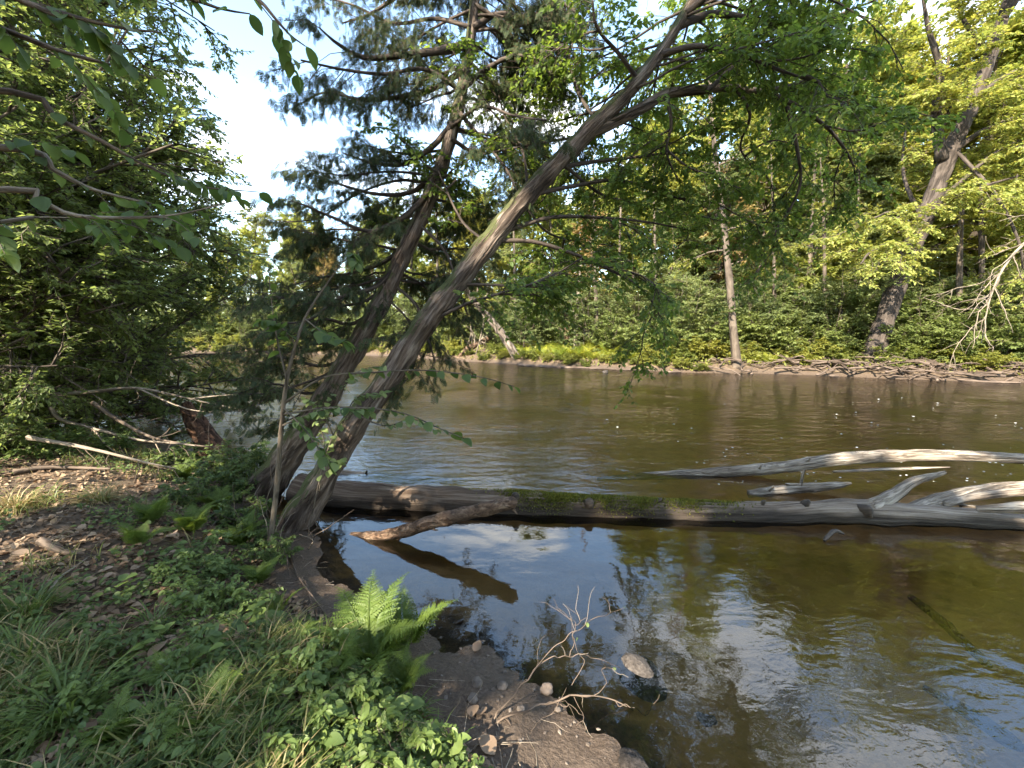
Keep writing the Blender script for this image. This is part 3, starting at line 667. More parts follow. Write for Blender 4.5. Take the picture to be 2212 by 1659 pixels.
# undergrowth leaves covering the soil of the far bank
uu = rng.uniform(-1.5, 1.5, 110000); yy = rng.uniform(12, 48, 110000); xx = uu * yy; dd = df(xx, yy); k = (dd > .02 + .25 * (uu > .45)) & (dd < 9) & (rng.random(110000) < np.exp(-dd / 3.5)); xx, yy = xx[k], yy[k]; n = len(xx)
zz = ground_z(xx, yy) + rng.random(n) ** 1.5 * .45
lv = scatter(LEAF_D[0], LEAF_D[1], np.stack([xx, yy, zz], 1), rng.normal(0, 1, (n, 3)) + [0, 0, .5], rng.normal(0, .5, (n, 3)) + [0, -.3, 1], rng.uniform(.10, .24, n)); tag(add_mesh('undergrowth', lv[0], lv[1], M['far_leaf'], smooth=False), 'low green undergrowth covering the far bank', 'undergrowth', kind='stuff')

# far bank: single trunks
def set_tree_world(name, label, cat, parts, base):
    root = thing(name, label, cat, base); at_base(root, parts); return root
b0 = far_point(1592, .35); yb = b0[1]
tr_ = np.array([b0 - [0, 0, .3], b0 + [0, 0, .15], P(1583, 700, yb), P(1576, 610, yb), P(1560, 450, yb + .3), P(1538, 260, yb + .5), P(1528, 60, yb + .8)])
rad = np.array([.26, .2, .155, .14, .12, .09, .05])
rgF = np.random.default_rng(51); limbs = []
gl_ = []
for k in range(12):
    p, d = along(tr_, .5 + .5 * (k + rgF.random()) / 12); az = k * 2.4
    c = curve(p, (math.cos(az), math.sin(az), .3), rgF.uniform(1.5, 2.6), 6, .05, .14, rgF); limbs.append(c); gl_.append(tube(c, np.linspace(.05, .012, 7), 5))
wd, lv = foliage(limbs, rgF, 6, (.6, 1.2), 6, (.2, .5), 8, (.11, .19), LEAF_D, 'broad', .06, .014)
v, f, tc = tube(tr_, rad, 16, 40, ridge=.05, lump=.07, seed=5, flare=.35); t1 = add_mesh('trunk', v, f, M['far_bark'], tc=tc)
t2 = add_mesh('branch', wd[0], wd[1], M['far_bark'], tc=wd[2]); t2['kind'] = 'stuff'; tl = [add_mesh('limb', q[0], q[1], M['far_bark'], tc=q[2]) for q in gl_]; t3 = add_mesh('crown', lv[0], lv[1], M['far_leaf'], smooth=False); t3['kind'] = 'stuff'
set_tree_world('bank_tree', 'straight grey trunk standing at the waterline of the far bank beside driftwood', 'tree', [t1, t2, t3] + tl, b0)

# the big yellowing maple on the right
b0 = far_point(1882, 1.2); yb = b0[1]
tr_ = np.array([b0 - [0, 0, .3], b0 + [0, 0, .1], P(1912, 690, yb), P(1960, 555, yb), P(2003, 460, yb), P(2050, 335, yb + .1), P(2108, 205, yb + .1), P(2160, 60, yb + .1), P(2200, -80, yb + .2), P(2230, -260, yb + .4)])
rad = np.array([.5, .39, .33, .315, .3, .28, .23, .18, .13, .07])
parts = []
v, f, tc = tube(tr_, rad, 22, 60, ridge=.07, lump=.08, seed=8, flare=.3); parts.append(add_mesh('trunk', v, f, M['dark_bark'], tc=tc))
mlimbs = [[(2035, 345, 0), (2022, 250, -.2), (2030, 150, -.4), (2005, 60, -.6), (1985, -60, -.7)], [(2055, 330, 0), (2110, 290, -.3), (2170, 262, -.5), (2230, 240, -.6)], [(2020, 440, 0), (2090, 380, -.4), (2150, 330, -.7), (2230, 290, -.9)],
          [(2100, 215, 0), (2170, 165, .2), (2230, 140, .5)], [(2140, 120, 0), (2080, 40, .4), (2050, -60, .6)], [(1985, 500, 0), (2040, 445, -.6), (2120, 405, -1.0), (2200, 380, -1.2)], [(2022, 300, -.1), (2045, 255, -.5), (2060, 200, -.8)],
          [(2000, 470, 0), (1970, 430, .8), (1950, 360, 1.4), (1960, 250, 2.0)], [(1965, 545, 0), (1925, 530, -.9), (1880, 545, -1.6), (1860, 570, -2.0)], [(1985, 500, 0), (1930, 460, -.5), (1890, 470, -1.2)], [(2170, 40, 0), (2220, -40, -.5), (2260, -150, -.8)], [(2060, 320, 0), (2150, 420, -1.2), (2200, 520, -1.8), (2210, 580, -2.0)]]
rgF = np.random.default_rng(61); lb = []
for q, ml in enumerate(mlimbs):
    pts = np.array([P(a, b_, yb + c) for a, b_, c in ml]); r0 = [.2, .13, .11, .12, .1, .09, .08, .11, .07, .08, .1, .07][q]
    v, f, tc = tube(pts, np.linspace(r0, .03, len(pts)), 9, 22, lump=.07, seed=q); parts.append(add_mesh('limb', v, f, M['dark_bark'], tc=tc))
    pr, _ = resample(pts, np.ones(len(pts)), 9); lb.append(pr)
    for e in range(7):
        p, d = along(pr, .25 + .12 * e); lb.append(curve(p, side_dir(d, 1.0, rgF, .6), rgF.uniform(1.0, 2.0), 6, .06, .14, rgF))
wd, lv = foliage(lb, rgF, 7, (.5, 1.2), 7, (.2, .45), 9, (.10, .17), LEAF_D, 'broad', .08, .012, start=.2)
v, f, tc = wd; parts.append(add_mesh('branch', v, f, M['far_bark'], tc=tc)); parts[-1]['kind'] = 'stuff'
parts.append(add_mesh('crown', lv[0], lv[1], M['yellow_leaf'], smooth=False)); parts[-1]['kind'] = 'stuff'
set_tree_world('maple_tree', 'big leaning grey tree with yellow leaves above the driftwood on the far bank', 'tree', parts, b0)

# the bare pale twigs hanging by the maple
hb = P(2250, 560, yb - 2.2); hp = []
rgF = np.random.default_rng(71)
pts = np.array([P(2330, 300, yb - 1.0), P(2260, 470, yb - 1.9), P(2180, 560, yb - 2.3), P(2140, 640, yb - 2.5), P(2120, 740, yb - 2.5)])
v, f, tc = tube(pts, np.linspace(.07, .012, 5), 7, 24, lump=.08, seed=2); hp.append(add_mesh('limb', v, f, M['pale_twig'], tc=tc))
pr, _ = resample(pts, np.ones(5), 16)
for k in range(26):
    p, d = along(pr, .25 + .7 * rgF.random()); c = curve(p, d * .5 + np.array([rgF.normal(-.3, .7), rgF.normal(0, .6), -.55]), rgF.uniform(1.0, 2.7), 8, .02, .22, rgF)
    c[:, 2] = np.maximum(c[:, 2], .35)
    v, f, tc = tube(c, np.linspace(.022, .006, 9), 4); hp.append(add_mesh('twig', v, f, M['pale_twig'], tc=tc))
    for e in range(3):
        p2, d2 = along(c, rgF.uniform(.3, .9)); c2 = curve(p2, side_dir(d2, .8, rgF, .8), rgF.uniform(.3, .9), 5, .04, .2, rgF); c2[:, 2] = np.maximum(c2[:, 2], .3)
        v, f, tc = tube(c2, np.linspace(.012, .004, 6), 3); hp.append(add_mesh('twig', v, f, M['pale_twig'], tc=tc))
set_tree_world('dead_branch', 'spray of bare pale dead twigs hanging over the far bank', 'branch', hp, P(2330, 300, yb - 1.0))

# leaning dead trunk with its upturned roots, white snag, dark post-like stump
b0 = far_point(1118, .35); yb2 = b0[1]
pts = np.array([b0 + [0, 0, -.15], P(1085, 722, yb2), P(1050, 680, yb2 - .2), P(1020, 645, yb2 - .3), P(1000, 610, yb2 - .3)])
v, f, tc = tube(pts, [.25, .22, .19, .16, .11], 12, 22, lump=.05, ridge=.03, seed=3); t1 = add_mesh('trunk', v, f, M['grey_bark'], tc=tc); parts = [t1]
for a in ([(1048, 678), (1040, 720), (1028, 765)], [(1055, 690), (1068, 700), (1072, 722)], [(1030, 655), (1050, 640), (1058, 620)]):
    v, f, tc = tube(np.array([P(x, y, yb2 - .3) for x, y in a]), [.06, .045, .02], 6, 10); parts.append(add_mesh('branch', v, f, M['pale_twig'], tc=tc))
set_tree_world('leaning_dead_tree', 'pale dead trunk leaning left out of yellow ferns on the far bank', 'dead tree', parts, b0)
b0 = far_point(990, .1); parts = []; yb3 = b0[1]
v, f, tc = tube(np.array([P(985, 778, yb3), P(1010, 755, yb3), P(1040, 738, yb3 + .4), P(1065, 728, yb3 + .8)]), [.12, .2, .17, .1], 9, 16, lump=.12, seed=4); parts.append(add_mesh('trunk', v, f, M['dead_bark'], tc=tc))
for k in range(9):
    p = P(1010 + k * 5, 745, yb3 + .1); c = curve(p, (rng.normal(0, .5), rng.normal(-.2, .3), 1.0), rng.uniform(.7, 2.2), 7, .05, .25)
    v, f, tc = tube(c, np.linspace(.05, .012, 8), 5); parts.append(add_mesh('root', v, f, M['pale_twig'], tc=tc))
set_tree_world('uprooted_stump', 'uprooted stump with tangled pale roots beside the leaning dead trunk', 'stump', parts, P(985, 778, yb3))
b0 = far_point(1243, 2.6); y4 = b0[1]
v, f, tc = tube(np.array([b0 - [0, 0, .2], P(1244, 720, y4), P(1248, 660, y4), P(1252, 600, y4), P(1255, 560, y4)]), [.13, .11, .1, .08, .03], 8, 18, lump=.06); parts = [add_mesh('trunk', v, f, M['driftwood'], tc=tc)]
for a in ([(1246, 700), (1262, 712), (1270, 735)], [(1247, 690), (1235, 660), (1232, 640)]):
    v, f, tc = tube(np.array([P(x, y, y4 - .1) for x, y in a]), [.035, .03, .012], 5, 8); parts.append(add_mesh('branch', v, f, M['pale_twig'], tc=tc))
set_tree_world('white_snag', 'slender bleached dead snag standing behind the ferns', 'dead tree', parts, b0)
b0 = far_point(1226, 2.9); y4 = b0[1]
v, f, tc = tube(np.array([b0 - [0, 0, .2], P(1224, 700, y4), P(1226, 655, y4)]), [.26, .2, .17], 10, 12, ridge=.08, lump=.1, seed=6); t1 = add_mesh('trunk', v, f, M['dead_bark'], tc=tc)
v, f, tc = tube(np.array([P(1222, 690, y4), P(1212, 670, y4 - .1)]), [.06, .03], 6, 4); t2 = add_mesh('branch_stub', v, f, M['dead_bark'], tc=tc)
set_tree_world('broken_stump', 'broken brown stump beside the bleached snag', 'stump', [t1, t2], b0)
# slender trunks showing between the shrubs
GTR = 'slender trunks among the far shrubs'
for q, (dx, dy0, dx1) in enumerate([(1120, 600, 1112), (1330, 560, 1338), (1420, 560, 1415), (1680, 560, 1672), (1735, 560, 1750), (1790, 500, 1780), (1840, 520, 1850), (2060, 500, 2075), (2130, 480, 2120), (1290, 560, 1285), (880, 600, 888), (950, 580, 945)]):
    b0 = far_point(dx, random.uniform(3.2, 6)); y5 = b0[1]
    pts = np.array([b0 - [0, 0, .2], P((dx + dx1) / 2 + random.uniform(-4, 4), 700, y5), P(dx1, dy0, y5), P(dx1 + (dx1 - dx) * .8, 330, y5)])
    v, f, tc = tube(pts, np.array([.12, .1, .08, .03]) * random.uniform(.8, 1.5), 8, 18, lump=.06, seed=q); t1 = add_mesh('trunk', v, f, M['far_bark'], tc=tc)
    lb = [curve(along(pts, .5 + .1 * k)[0], (math.cos(k * 2.4), math.sin(k * 2.4), .4), 1.3, 5, .05, .15) for k in range(5)]
    wd, lv = foliage(lb, rng, 5, (.4, .8), 5, (.2, .4), 7, (.1, .17), LEAF_D, 'broad', .05, .01)
    t2 = add_mesh('branch', wd[0], wd[1], M['far_bark'], tc=wd[2]); t2['kind'] = 'stuff'; t3 = add_mesh('crown', lv[0], lv[1], M['far_leaf'], smooth=False); t3['kind'] = 'stuff'
    tag(set_tree_world('slender_tree', 'slender brown trunk rising through the shrubs ' + where(dx), 'tree', [t1, t2, t3], b0), group=GTR)

# driftwood along the far waterline
sticks = []
for k in range(5):
    Ls = [1.2, 1.7, 2.2, 2.8, 1.0][k]; c = curve((-Ls / 2, 0, 0), (1, 0, .15), Ls, 8, .05, .2, np.random.default_rng(80 + k))
    geos = [tube(c, np.linspace(.05, .018, 9), 6, lump=.08, seed=k)]
    for e in range(2 + k % 2):
        p, d = along(c, .35 + .2 * e); geos.append(tube(curve(p, side_dir(d, .7, np.random.default_rng(k * 9 + e), .7), .45, 4, 0, .15), np.linspace(.02, .006, 5), 4))
    v, f, tc = join(geos)
    o = add_mesh('driftwood_stick', v, f, M['far_stick'], tc=tc); o.location = PARK; sticks.append(o)
    tag(o, 'weathered stick in the driftwood tangle along the far waterline', 'driftwood', 'driftwood sticks along the far bank')
usedst = set()
for q in range(120):
    dx = 1500 + 760 * random.random() ** .8; off = random.uniform(-.25, .75); p = far_point(dx, 0.02)
    w_ = random.random() * .6 + (.35 if dx > 1750 else .0)
    s = sticks[q % 5]; o = s if s.name not in usedst else s.copy()
    if s.name not in usedst: usedst.add(s.name)
    else: COL.objects.link(o)
    y = p[1] + off; x = p[0] * y / p[1]; z = max(gz(x, y), 0) + .03 + random.random() * (.22 if dx > 1750 else .1)
    o.location = (x, y, z); o.rotation_euler = (random.uniform(-.25, .25), random.uniform(-.22, .22), random.choice([0, math.pi]) + random.gauss(-.1, .75)); s_ = random.uniform(.6, 1.15); o.scale = (s_, s_, s_)
for q, a in enumerate([[(1120, 790), (1230, 795), (1340, 799), (1400, 801)], [(1440, 806), (1500, 803), (1580, 806)], [(1820, 812), (1905, 806), (1960, 808)], [(2060, 822), (2120, 826), (2200, 828)]]):
    pts = np.array([G(x, y) + [0, -.05, .03] for x, y in a])
    v, f, tc = tube(pts, np.linspace(.07, .03, len(pts)), 7, 16, lump=.1, seed=q)
    tag(add_mesh('driftwood_pole', v, f, M['far_stick'], tc=tc), ['long brown pole along the waterline below the yellow ferns', 'short pole at the waterline left of the grey trunk', 'curved pale pole below the yellow maple', 'pale pole at the waterline under the dead twigs'][q], 'driftwood')

# ------------------------------------------------------------------ fallen logs in the river
parts = []
main = np.array([P(640, 1055, 4.45), P(720, 1072, 4.40), P(1000, 1088, 4.25), P(1300, 1102, 4.12), P(1600, 1111, 4.0), P(1800, 1106, 3.95), P(1900, 1108, 3.92), P(2050, 1117, 3.85), P(2212, 1129, 3.78), P(2400, 1142, 3.7)])
mrad = np.array([.17, .172, .162, .142, .118, .118, .128, .095, .08, .065])
v, f, tc = tube(main, mrad, 48, 170, ridge=.06, lump=.07, seed=12, freq=16)
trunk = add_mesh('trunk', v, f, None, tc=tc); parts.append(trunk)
m, N, L, out = new_mat('fallen_log_wood')    # brown towards the root end, bleached towards the top
a = N.new("ShaderNodeAttribute"); a.attribute_name = 'tc'; mp = N.new("ShaderNodeMapping"); mp.inputs['Scale'].default_value = (34, 34, 1.3); L.new(a.outputs['Vector'], mp.inputs['Vector'])
n1 = N.new("ShaderNodeTexNoise"); n1.inputs['Scale'].default_value = 1; n1.inputs['Detail'].default_value = 8; n1.inputs['Roughness'].default_value = .7; n1.inputs['Distortion'].default_value = .5; L.new(mp.outputs[0], n1.inputs['Vector'])
rA = ramp(N, [(.3, (.02, .012, .009)), (.46, (.085, .055, .038)), (.6, (.17, .125, .095)), (.8, (.30, .245, .2))]); rB = ramp(N, [(.3, (.04, .029, .022)), (.44, (.15, .115, .088)), (.6, (.28, .23, .185)), (.85, (.42, .365, .31))])
L.new(n1.outputs[0], rA.inputs[0]); L.new(n1.outputs[0], rB.inputs[0])
sp_ = N.new("ShaderNodeSeparateXYZ"); L.new(a.outputs['Vector'], sp_.inputs[0]); n2 = N.new("ShaderNodeTexNoise"); n2.inputs['Scale'].default_value = 2.5; n2.inputs['Detail'].default_value = 5
tx = N.new("ShaderNodeTexCoord"); L.new(tx.outputs['Object'], n2.inputs['Vector'])
ad = N.new("ShaderNodeMath"); ad.operation = 'MULTIPLY_ADD'; ad.inputs[1].default_value = 2.2; L.new(n2.outputs[0], ad.inputs[0]); L.new(sp_.outputs['Z'], ad.inputs[2])
mr = N.new("ShaderNodeMapRange"); mr.inputs['From Min'].default_value = 5.0; mr.inputs['From Max'].default_value = 7.2; L.new(ad.outputs[0], mr.inputs['Value'])
mm = N.new("ShaderNodeMix"); mm.data_type = 'RGBA'; L.new(mr.outputs[0], mm.inputs[0]); L.new(rA.outputs[0], mm.inputs[6]); L.new(rB.outputs[0], mm.inputs[7])
b = N.new("ShaderNodeBsdfPrincipled"); b.inputs['Roughness'].default_value = .8; b.inputs['Specular IOR Level'].default_value = .25; gw = N.new("ShaderNodeNewGeometry"); sw = N.new("ShaderNodeSeparateXYZ"); L.new(gw.outputs['Position'], sw.inputs[0])      # soaked wood plus the log's self-shadow, both painted darker just above the water
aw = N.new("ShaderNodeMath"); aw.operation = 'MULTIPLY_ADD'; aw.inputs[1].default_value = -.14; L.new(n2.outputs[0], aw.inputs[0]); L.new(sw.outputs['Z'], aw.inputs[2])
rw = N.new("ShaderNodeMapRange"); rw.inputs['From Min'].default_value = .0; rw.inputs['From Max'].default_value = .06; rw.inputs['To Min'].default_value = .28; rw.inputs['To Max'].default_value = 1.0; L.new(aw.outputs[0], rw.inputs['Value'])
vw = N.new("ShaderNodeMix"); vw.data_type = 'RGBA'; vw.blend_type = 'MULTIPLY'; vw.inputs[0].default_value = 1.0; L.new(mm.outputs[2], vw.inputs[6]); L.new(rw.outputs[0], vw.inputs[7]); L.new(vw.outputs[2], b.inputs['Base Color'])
bp = N.new("ShaderNodeBump"); bp.inputs['Strength'].default_value = .9; bp.inputs['Distance'].default_value = .03; L.new(n1.outputs[0], bp.inputs['Height']); L.new(bp.outputs[0], b.inputs['Normal']); L.new(b.outputs[0], out.inputs[0])
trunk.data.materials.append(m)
for a_, rr, nm in (([(1880, 1098, 3.92), (1930, 1070, 3.95), (1975, 1040, 4.0), (2040, 1021, 4.05)], [.085, .06, .045, .02], 'limb'),
                   ([(1960, 1108, 3.9), (2040, 1078, 4.0), (2130, 1058, 4.05), (2260, 1046, 4.1)], [.08, .07, .06, .05], 'limb'),
                   ([(2040, 1090, 3.9), (2110, 1072, 3.95), (2212, 1062, 3.95), (2300, 1060, 3.95)], [.035, .04, .045, .04], 'limb'),
                   ([(2110, 1100, 3.75), (2160, 1098, 3.65), (2230, 1093, 3.6), (2300, 1092, 3.55)], [.03, .045, .05, .05], 'limb'),
                   ([(2075, 1092, 4.05), (2150, 1100, 4.0), (2220, 1096, 3.95)], [.02, .02, .015], 'limb')):
    pts = np.array([P(x, y, d) for x, y, d in a_]); v, f, tc = tube(pts, rr, 12, 6 if nm == 'branch_stub' else 24, ridge=.05, lump=.06, seed=len(parts))
    parts.append(add_mesh(nm, v, f, M['wet_wood'] if nm == 'branch_stub' else M['driftwood'], tc=tc))
lgp, lgr = resample(main, mrad, 600)
for dx, th, rr, ln in ((1268, .75, .05, .05), (1757, .35, .032, .05), (1886, 1.0, .055, .025), (1666, .1, .02, .035), (1108, .5, .045, .03), (1430, .2, .018, .03)):
    k = int(np.argmin(np.abs(lgp[:, 0] / lgp[:, 1] - (dx * DS - 512) / FPX))); dr_ = np.array([.25, -math.sin(th), math.cos(th)]); c0_ = lgp[k] + dr_ * lgr[k] * .75
    v, f, tc = tube(np.array([c0_, c0_ + dr_ * (lgr[k] * .25 + ln * .5), c0_ + dr_ * (lgr[k] * .25 + ln) + [.012, 0, 0]]), [rr * 1.25, rr, rr * .62], 14, 9, ridge=.16, lump=.14, seed=int(dx), freq=7)
    parts.append(add_mesh('branch_stub', v, f, M['wet_wood'], tc=tc))
# moss on the upper side of the log
mp_, mr_ = resample(main, mrad, 400); pos = []; nr = []
for k in range(40000):
    x = rng.random(); idx = int(rng.integers(60, 330)); c = mp_[idx]; scx = c[0] / c[1]
    sx_ = (scx * FPX * 1.02 + 512) / DS
    cov = max(math.exp(-((sx_ - 1190) / 70) ** 2), math.exp(-((sx_ - 1360) / 60) ** 2) * .95, .3 * math.exp(-((sx_ - 1520) / 80) ** 2))
    th = rng.normal(.15, .5)
    nz_ = float(vnoise(np.array([c[0] * 7]), np.array([th * 3]))[0]) + .5
    if rng.random() > cov * (.5 + nz_) * 1.2: continue
    nn = np.array([0, -math.sin(th), math.cos(th)]); pos.append(c + nn * mr_[idx] * .99 + [rng.normal(0, .01), 0, 0]); nr.append(nn)
pos = np.array(pos); nr = np.array(nr); k = len(pos)
lv = scatter(LEAF_D[0], LEAF_D[1], pos, nr + rng.normal(0, .5, (k, 3)), rng.normal(0, 1, (k, 3)), rng.uniform(.015, .034, k)); mo = add_mesh('moss', lv[0], lv[1], M['moss'], smooth=False); mo['kind'] = 'stuff'; parts.append(mo)
root = set_tree_world('fallen_log', 'long fallen log with green moss lying across the water from the leaning trees', 'log', parts, P(640, 1055, 4.45))

pts = np.array([P(1290, 1034, 5.35), P(1400, 1028, 5.3), P(1550, 1021, 5.22), P(1700, 1008, 5.15), P(1800, 993, 5.1), P(1900, 986, 5.05), P(2050, 984, 5.0), P(2212, 991, 4.95), P(2400, 1003, 4.9)])
v, f, tc = tube(pts, [.02, .05, .07, .075, .08, .078, .07, .06, .05], 24, 100, ridge=.05, lump=.06, seed=14, freq=11); parts = [add_mesh('trunk', v, f, M['driftwood'], tc=tc)]
for x, y in ((1745, 992), (1950, 976), (2080, 976), (1850, 980), (1640, 1008)):
    p = P(x, y + 4, 5.08); v, f, tc = tube(np.array([p, p + [rng.normal(0, .02), -.02, .05]]), [.02, .008], 6, 4); parts.append(add_mesh('branch_stub', v, f, M['driftwood'], tc=tc))
set_tree_world('curved_driftwood', 'pale curved bleached driftwood trunk arching out of the water behind the mossy log', 'driftwood', parts, pts[0])
pts = np.array([P(700, 1026, 5.3), P(760, 1030, 5.3), P(880, 1036, 5.3), P(1000, 1039, 5.3), P(1090, 1044, 5.3)])
v, f, tc = tube(pts, [.085, .08, .06, .045, .02], 20, 60, ridge=.04, lump=.05, seed=15, freq=13); p1 = add_mesh('trunk', v, f, M['log_wood'], tc=tc)
p = P(790, 1026, 5.28); v, f, tc = tube(np.array([p, p + [.02, 0, .06]]), [.022, .01], 6, 4); p2 = add_mesh('branch_stub', v, f, M['wet_wood'], tc=tc)
set_tree_world('sunken_log', 'thin dark half-sunken log tapering away behind the mossy log', 'log', [p1, p2], pts[0])
pts = np.array([P(1618, 1068, 4.62), P(1660, 1062, 4.62), P(1740, 1054, 4.62), P(1800, 1049, 4.62), P(1838, 1044, 4.64)])
v, f, tc = tube(pts, [.045, .055, .055, .045, .015], 18, 40, ridge=.06, lump=.08, seed=16, freq=9); parts = [add_mesh('trunk', v, f, M['driftwood'], tc=tc)]
for a_, rr in (([(1698, 1046, 4.6), (1760, 1046, 4.6), (1836, 1042, 4.62)], [.015, .02, .008]), ([(1730, 1048, 4.6), (1733, 1030, 4.58), (1738, 1014, 4.57)], [.018, .015, .012]), ([(1660, 1060, 4.55), (1672, 1050, 4.53)], [.02, .015])):
    v, f, tc = tube(np.array([P(*q) for q in a_]), rr, 8, 10, lump=.1, seed=3); parts.append(add_mesh('branch_stub', v, f, M['driftwood'], tc=tc))
set_tree_world('broken_log', 'short broken bleached log with an upright peg floating behind the mossy log', 'log', parts, pts[0])
pts = np.array([P(1800, 1019, 4.95), P(1880, 1015, 4.95), P(1960, 1012, 4.95), P(2052, 1009, 4.95)])
v, f, tc = tube(pts, [.015, .022, .02, .006], 8, 20, lump=.1, seed=17); tag(add_mesh('floating_stick', v, f, M['driftwood'], tc=tc), 'thin pale stick floating between the curved driftwood and the broken log', 'stick')
# the broken branch rising from the water in front of the log
pts = np.array([P(640, 1152, 3.82), P(700, 1160, 3.75), P(780, 1160, 3.62), P(850, 1153, 3.52), P(940, 1126, 3.47), P(1030, 1104, 3.42), P(1112, 1084, 3.36)])
v, f, tc = tube(pts, [.026, .042, .054, .06, .074, .072, .058], 18, 60, ridge=.12, lump=.12, seed=18, ell=((0, .42, .9), .8), freq=7); parts = [add_mesh('trunk', v, f, M['dead_bark'], tc=tc)]
for k, (x, y, d_) in enumerate(((1095, 1078, 3.38), (1060, 1110, 3.4), (1108, 1100, 3.35), (930, 1140, 3.46), (860, 1165, 3.5))):
    p = P(x, y, d_); c = curve(p, (rng.normal(.3, .5), -.3, rng.normal(.2, .5)), .1, 3, 0, .2); v, f, tc = tube(c, [.016, .012, .008, .004], 5); parts.append(add_mesh('bark_flake', v, f, M['dead_bark'], tc=tc))
set_tree_world('broken_branch', 'bark-flaked broken branch rising from the water in front of the mossy log', 'branch', parts, pts[0])
# underwater log and dark branch
for q, (a_, rr, lb_) in enumerate((([(2150, 1330, 0), (2050, 1240, 0), (1980, 1190, 0)], [.03, .045, .03], 'dark sunken branch on the river bed below the forked log end'), ([(2212, 1520, 0), (2100, 1440, 0), (2010, 1390, 0)], [.05, .05, .02], 'dark sunken branch lying in the brown shallows'))):
    pts = np.array([G(x, y, -.14) for x, y, _ in a_]); pts[:, 2] = [gz(p[0], p[1]) + .015 for p in pts]
    v, f, tc = tube(pts, rr, 8, 20, lump=.12, seed=q); tag(add_mesh('sunken_branch', v, f, M['stump_wood'], tc=tc), lb_, 'branch')
pts = np.array([G(1780, 1170) + [0, 0, .01], G(1800, 1160) + [0, 0, .06], G(1822, 1160) + [0, 0, .03]])
v, f, tc = tube(pts, [.012, .022, .01], 7, 8, lump=.2, seed=4); tag(add_mesh('wood_stub', v, f, M['wet_wood'], tc=tc), 'small dark wood stub poking out of the water below the log', 'stick')

# ------------------------------------------------------------------ the two leaning trees on the near bank
def leaning(name, label, pix, rad, seed, bark, base_extra):
    pts = np.array([P(*q) for q in pix])
    v, f, tc = tube(pts, np.asarray(rad) * np.linspace(.95, .8, len(rad)), 56, 190, ridge=.07, lump=.09, seed=seed, flare=base_extra, freq=17)
    return pts, add_mesh('trunk', v, f, bark, tc=tc)
# left one: a cedar with drooping sprays
cp, t1 = leaning('cedar', '', [(520, 1135, 4.5), (560, 1075, 4.5), (610, 1000, 4.52), (665, 920, 4.55), (722, 830, 4.6), (780, 730, 4.65), (830, 640, 4.7), (880, 530, 4.75), (922, 440, 4.8), (960, 340, 4.85), (990, 230, 4.85), (1013, 110, 4.85), (1025, 0, 4.85), (1032, -120, 4.9), (1036, -300, 5.0), (1040, -480, 5.1)],
                 np.array([.25, .215, .17, .145, .13, .118, .108, .098, .09, .084, .074, .064, .056, .048, .034, .016]), 41, M['cedar_bark'], .35)
rgC = np.random.default_rng(43); cparts = [t1]; climbs = []
spec = [((1013, 95), [(960, 108), (880, 118), (790, 125), (730, 95), (690, 60)], .05, -.3), ((985, 260), [(930, 320), (870, 355), (800, 350), (740, 330)], .04, .2), ((1020, 60), [(1080, 30), (1150, 40), (1220, 20)], .035, .3), ((1000, 190), [(1050, 150), (1110, 120), (1170, 130)], .035, -.2),
        ((960, 340), [(900, 410), (820, 420), (740, 400), (680, 380)], .035, .5), ((935, 410), [(870, 470), (800, 500), (720, 470), (650, 440)], .035, -.4), ((990, 240), [(1040, 300), (1090, 360), (1120, 420)], .025, -.3), ((1028, -60), [(960, -40), (880, -20), (800, 30), (740, 50)], .04, .4),
        ((1030, -80), [(1100, -60), (1180, -20), (1260, 40)], .035, -.3), ((900, 490), [(840, 560), (760, 590), (690, 600), (620, 620)], .03, .3), ((870, 560), [(810, 620), (740, 640), (670, 690), (600, 700)], .03, -.5), ((820, 660), [(760, 700), (700, 690), (640, 720), (580, 730)], .025, .1),
        ((900, 480), [(960, 540), (990, 620), (1010, 680)], .02, -.3), ((845, 610), [(900, 660), (920, 720), (940, 780)], .02, -.4), ((760, 770), [(700, 790), (640, 780), (570, 760), (520, 750)], .025, .4), ((1034, -200), [(980, -180), (900, -120), (830, -60)], .03, -.6), ((1034, -220), [(1100, -200), (1180, -130), (1250, -60)], .03, .4),
        ((1005, 150), [(940, 190), (860, 210), (780, 215), (700, 200), (640, 230)], .035, .6), ((975, 300), [(1030, 330), (1080, 300), (1150, 310)], .025, .5), ((720, 840), [(660, 850), (600, 830), (540, 840)], .02, -.2)]
spec += [((850, 600), [(790, 650), (720, 660), (650, 650), (580, 640)], .018, -.2), ((800, 700), [(740, 740), (670, 745), (600, 770), (540, 790)], .018, .5), ((770, 750), [(720, 800), (650, 830), (580, 850), (500, 850)], .018, -.3), ((740, 800), [(690, 860), (640, 900), (580, 920)], .015, .3), ((830, 640), [(880, 690), (900, 760), (880, 820)], .012, -.5), ((940, 400), [(860, 390), (770, 420), (690, 470), (620, 480)], .02, .8), ((1000, 200), [(920, 150), (830, 160), (740, 150), (650, 130)], .025, -.5), ((1020, 60), [(940, 40), (850, 50), (760, 10), (680, -10)], .025, .6),
         ((1010, 130), [(1070, 180), (1130, 190), (1200, 220)], .02, .6), ((1025, 10), [(1110, 60), (1190, 90), (1280, 90)], .022, .2), ((980, 270), [(1040, 230), (1110, 250), (1180, 260)], .018, -.5)]
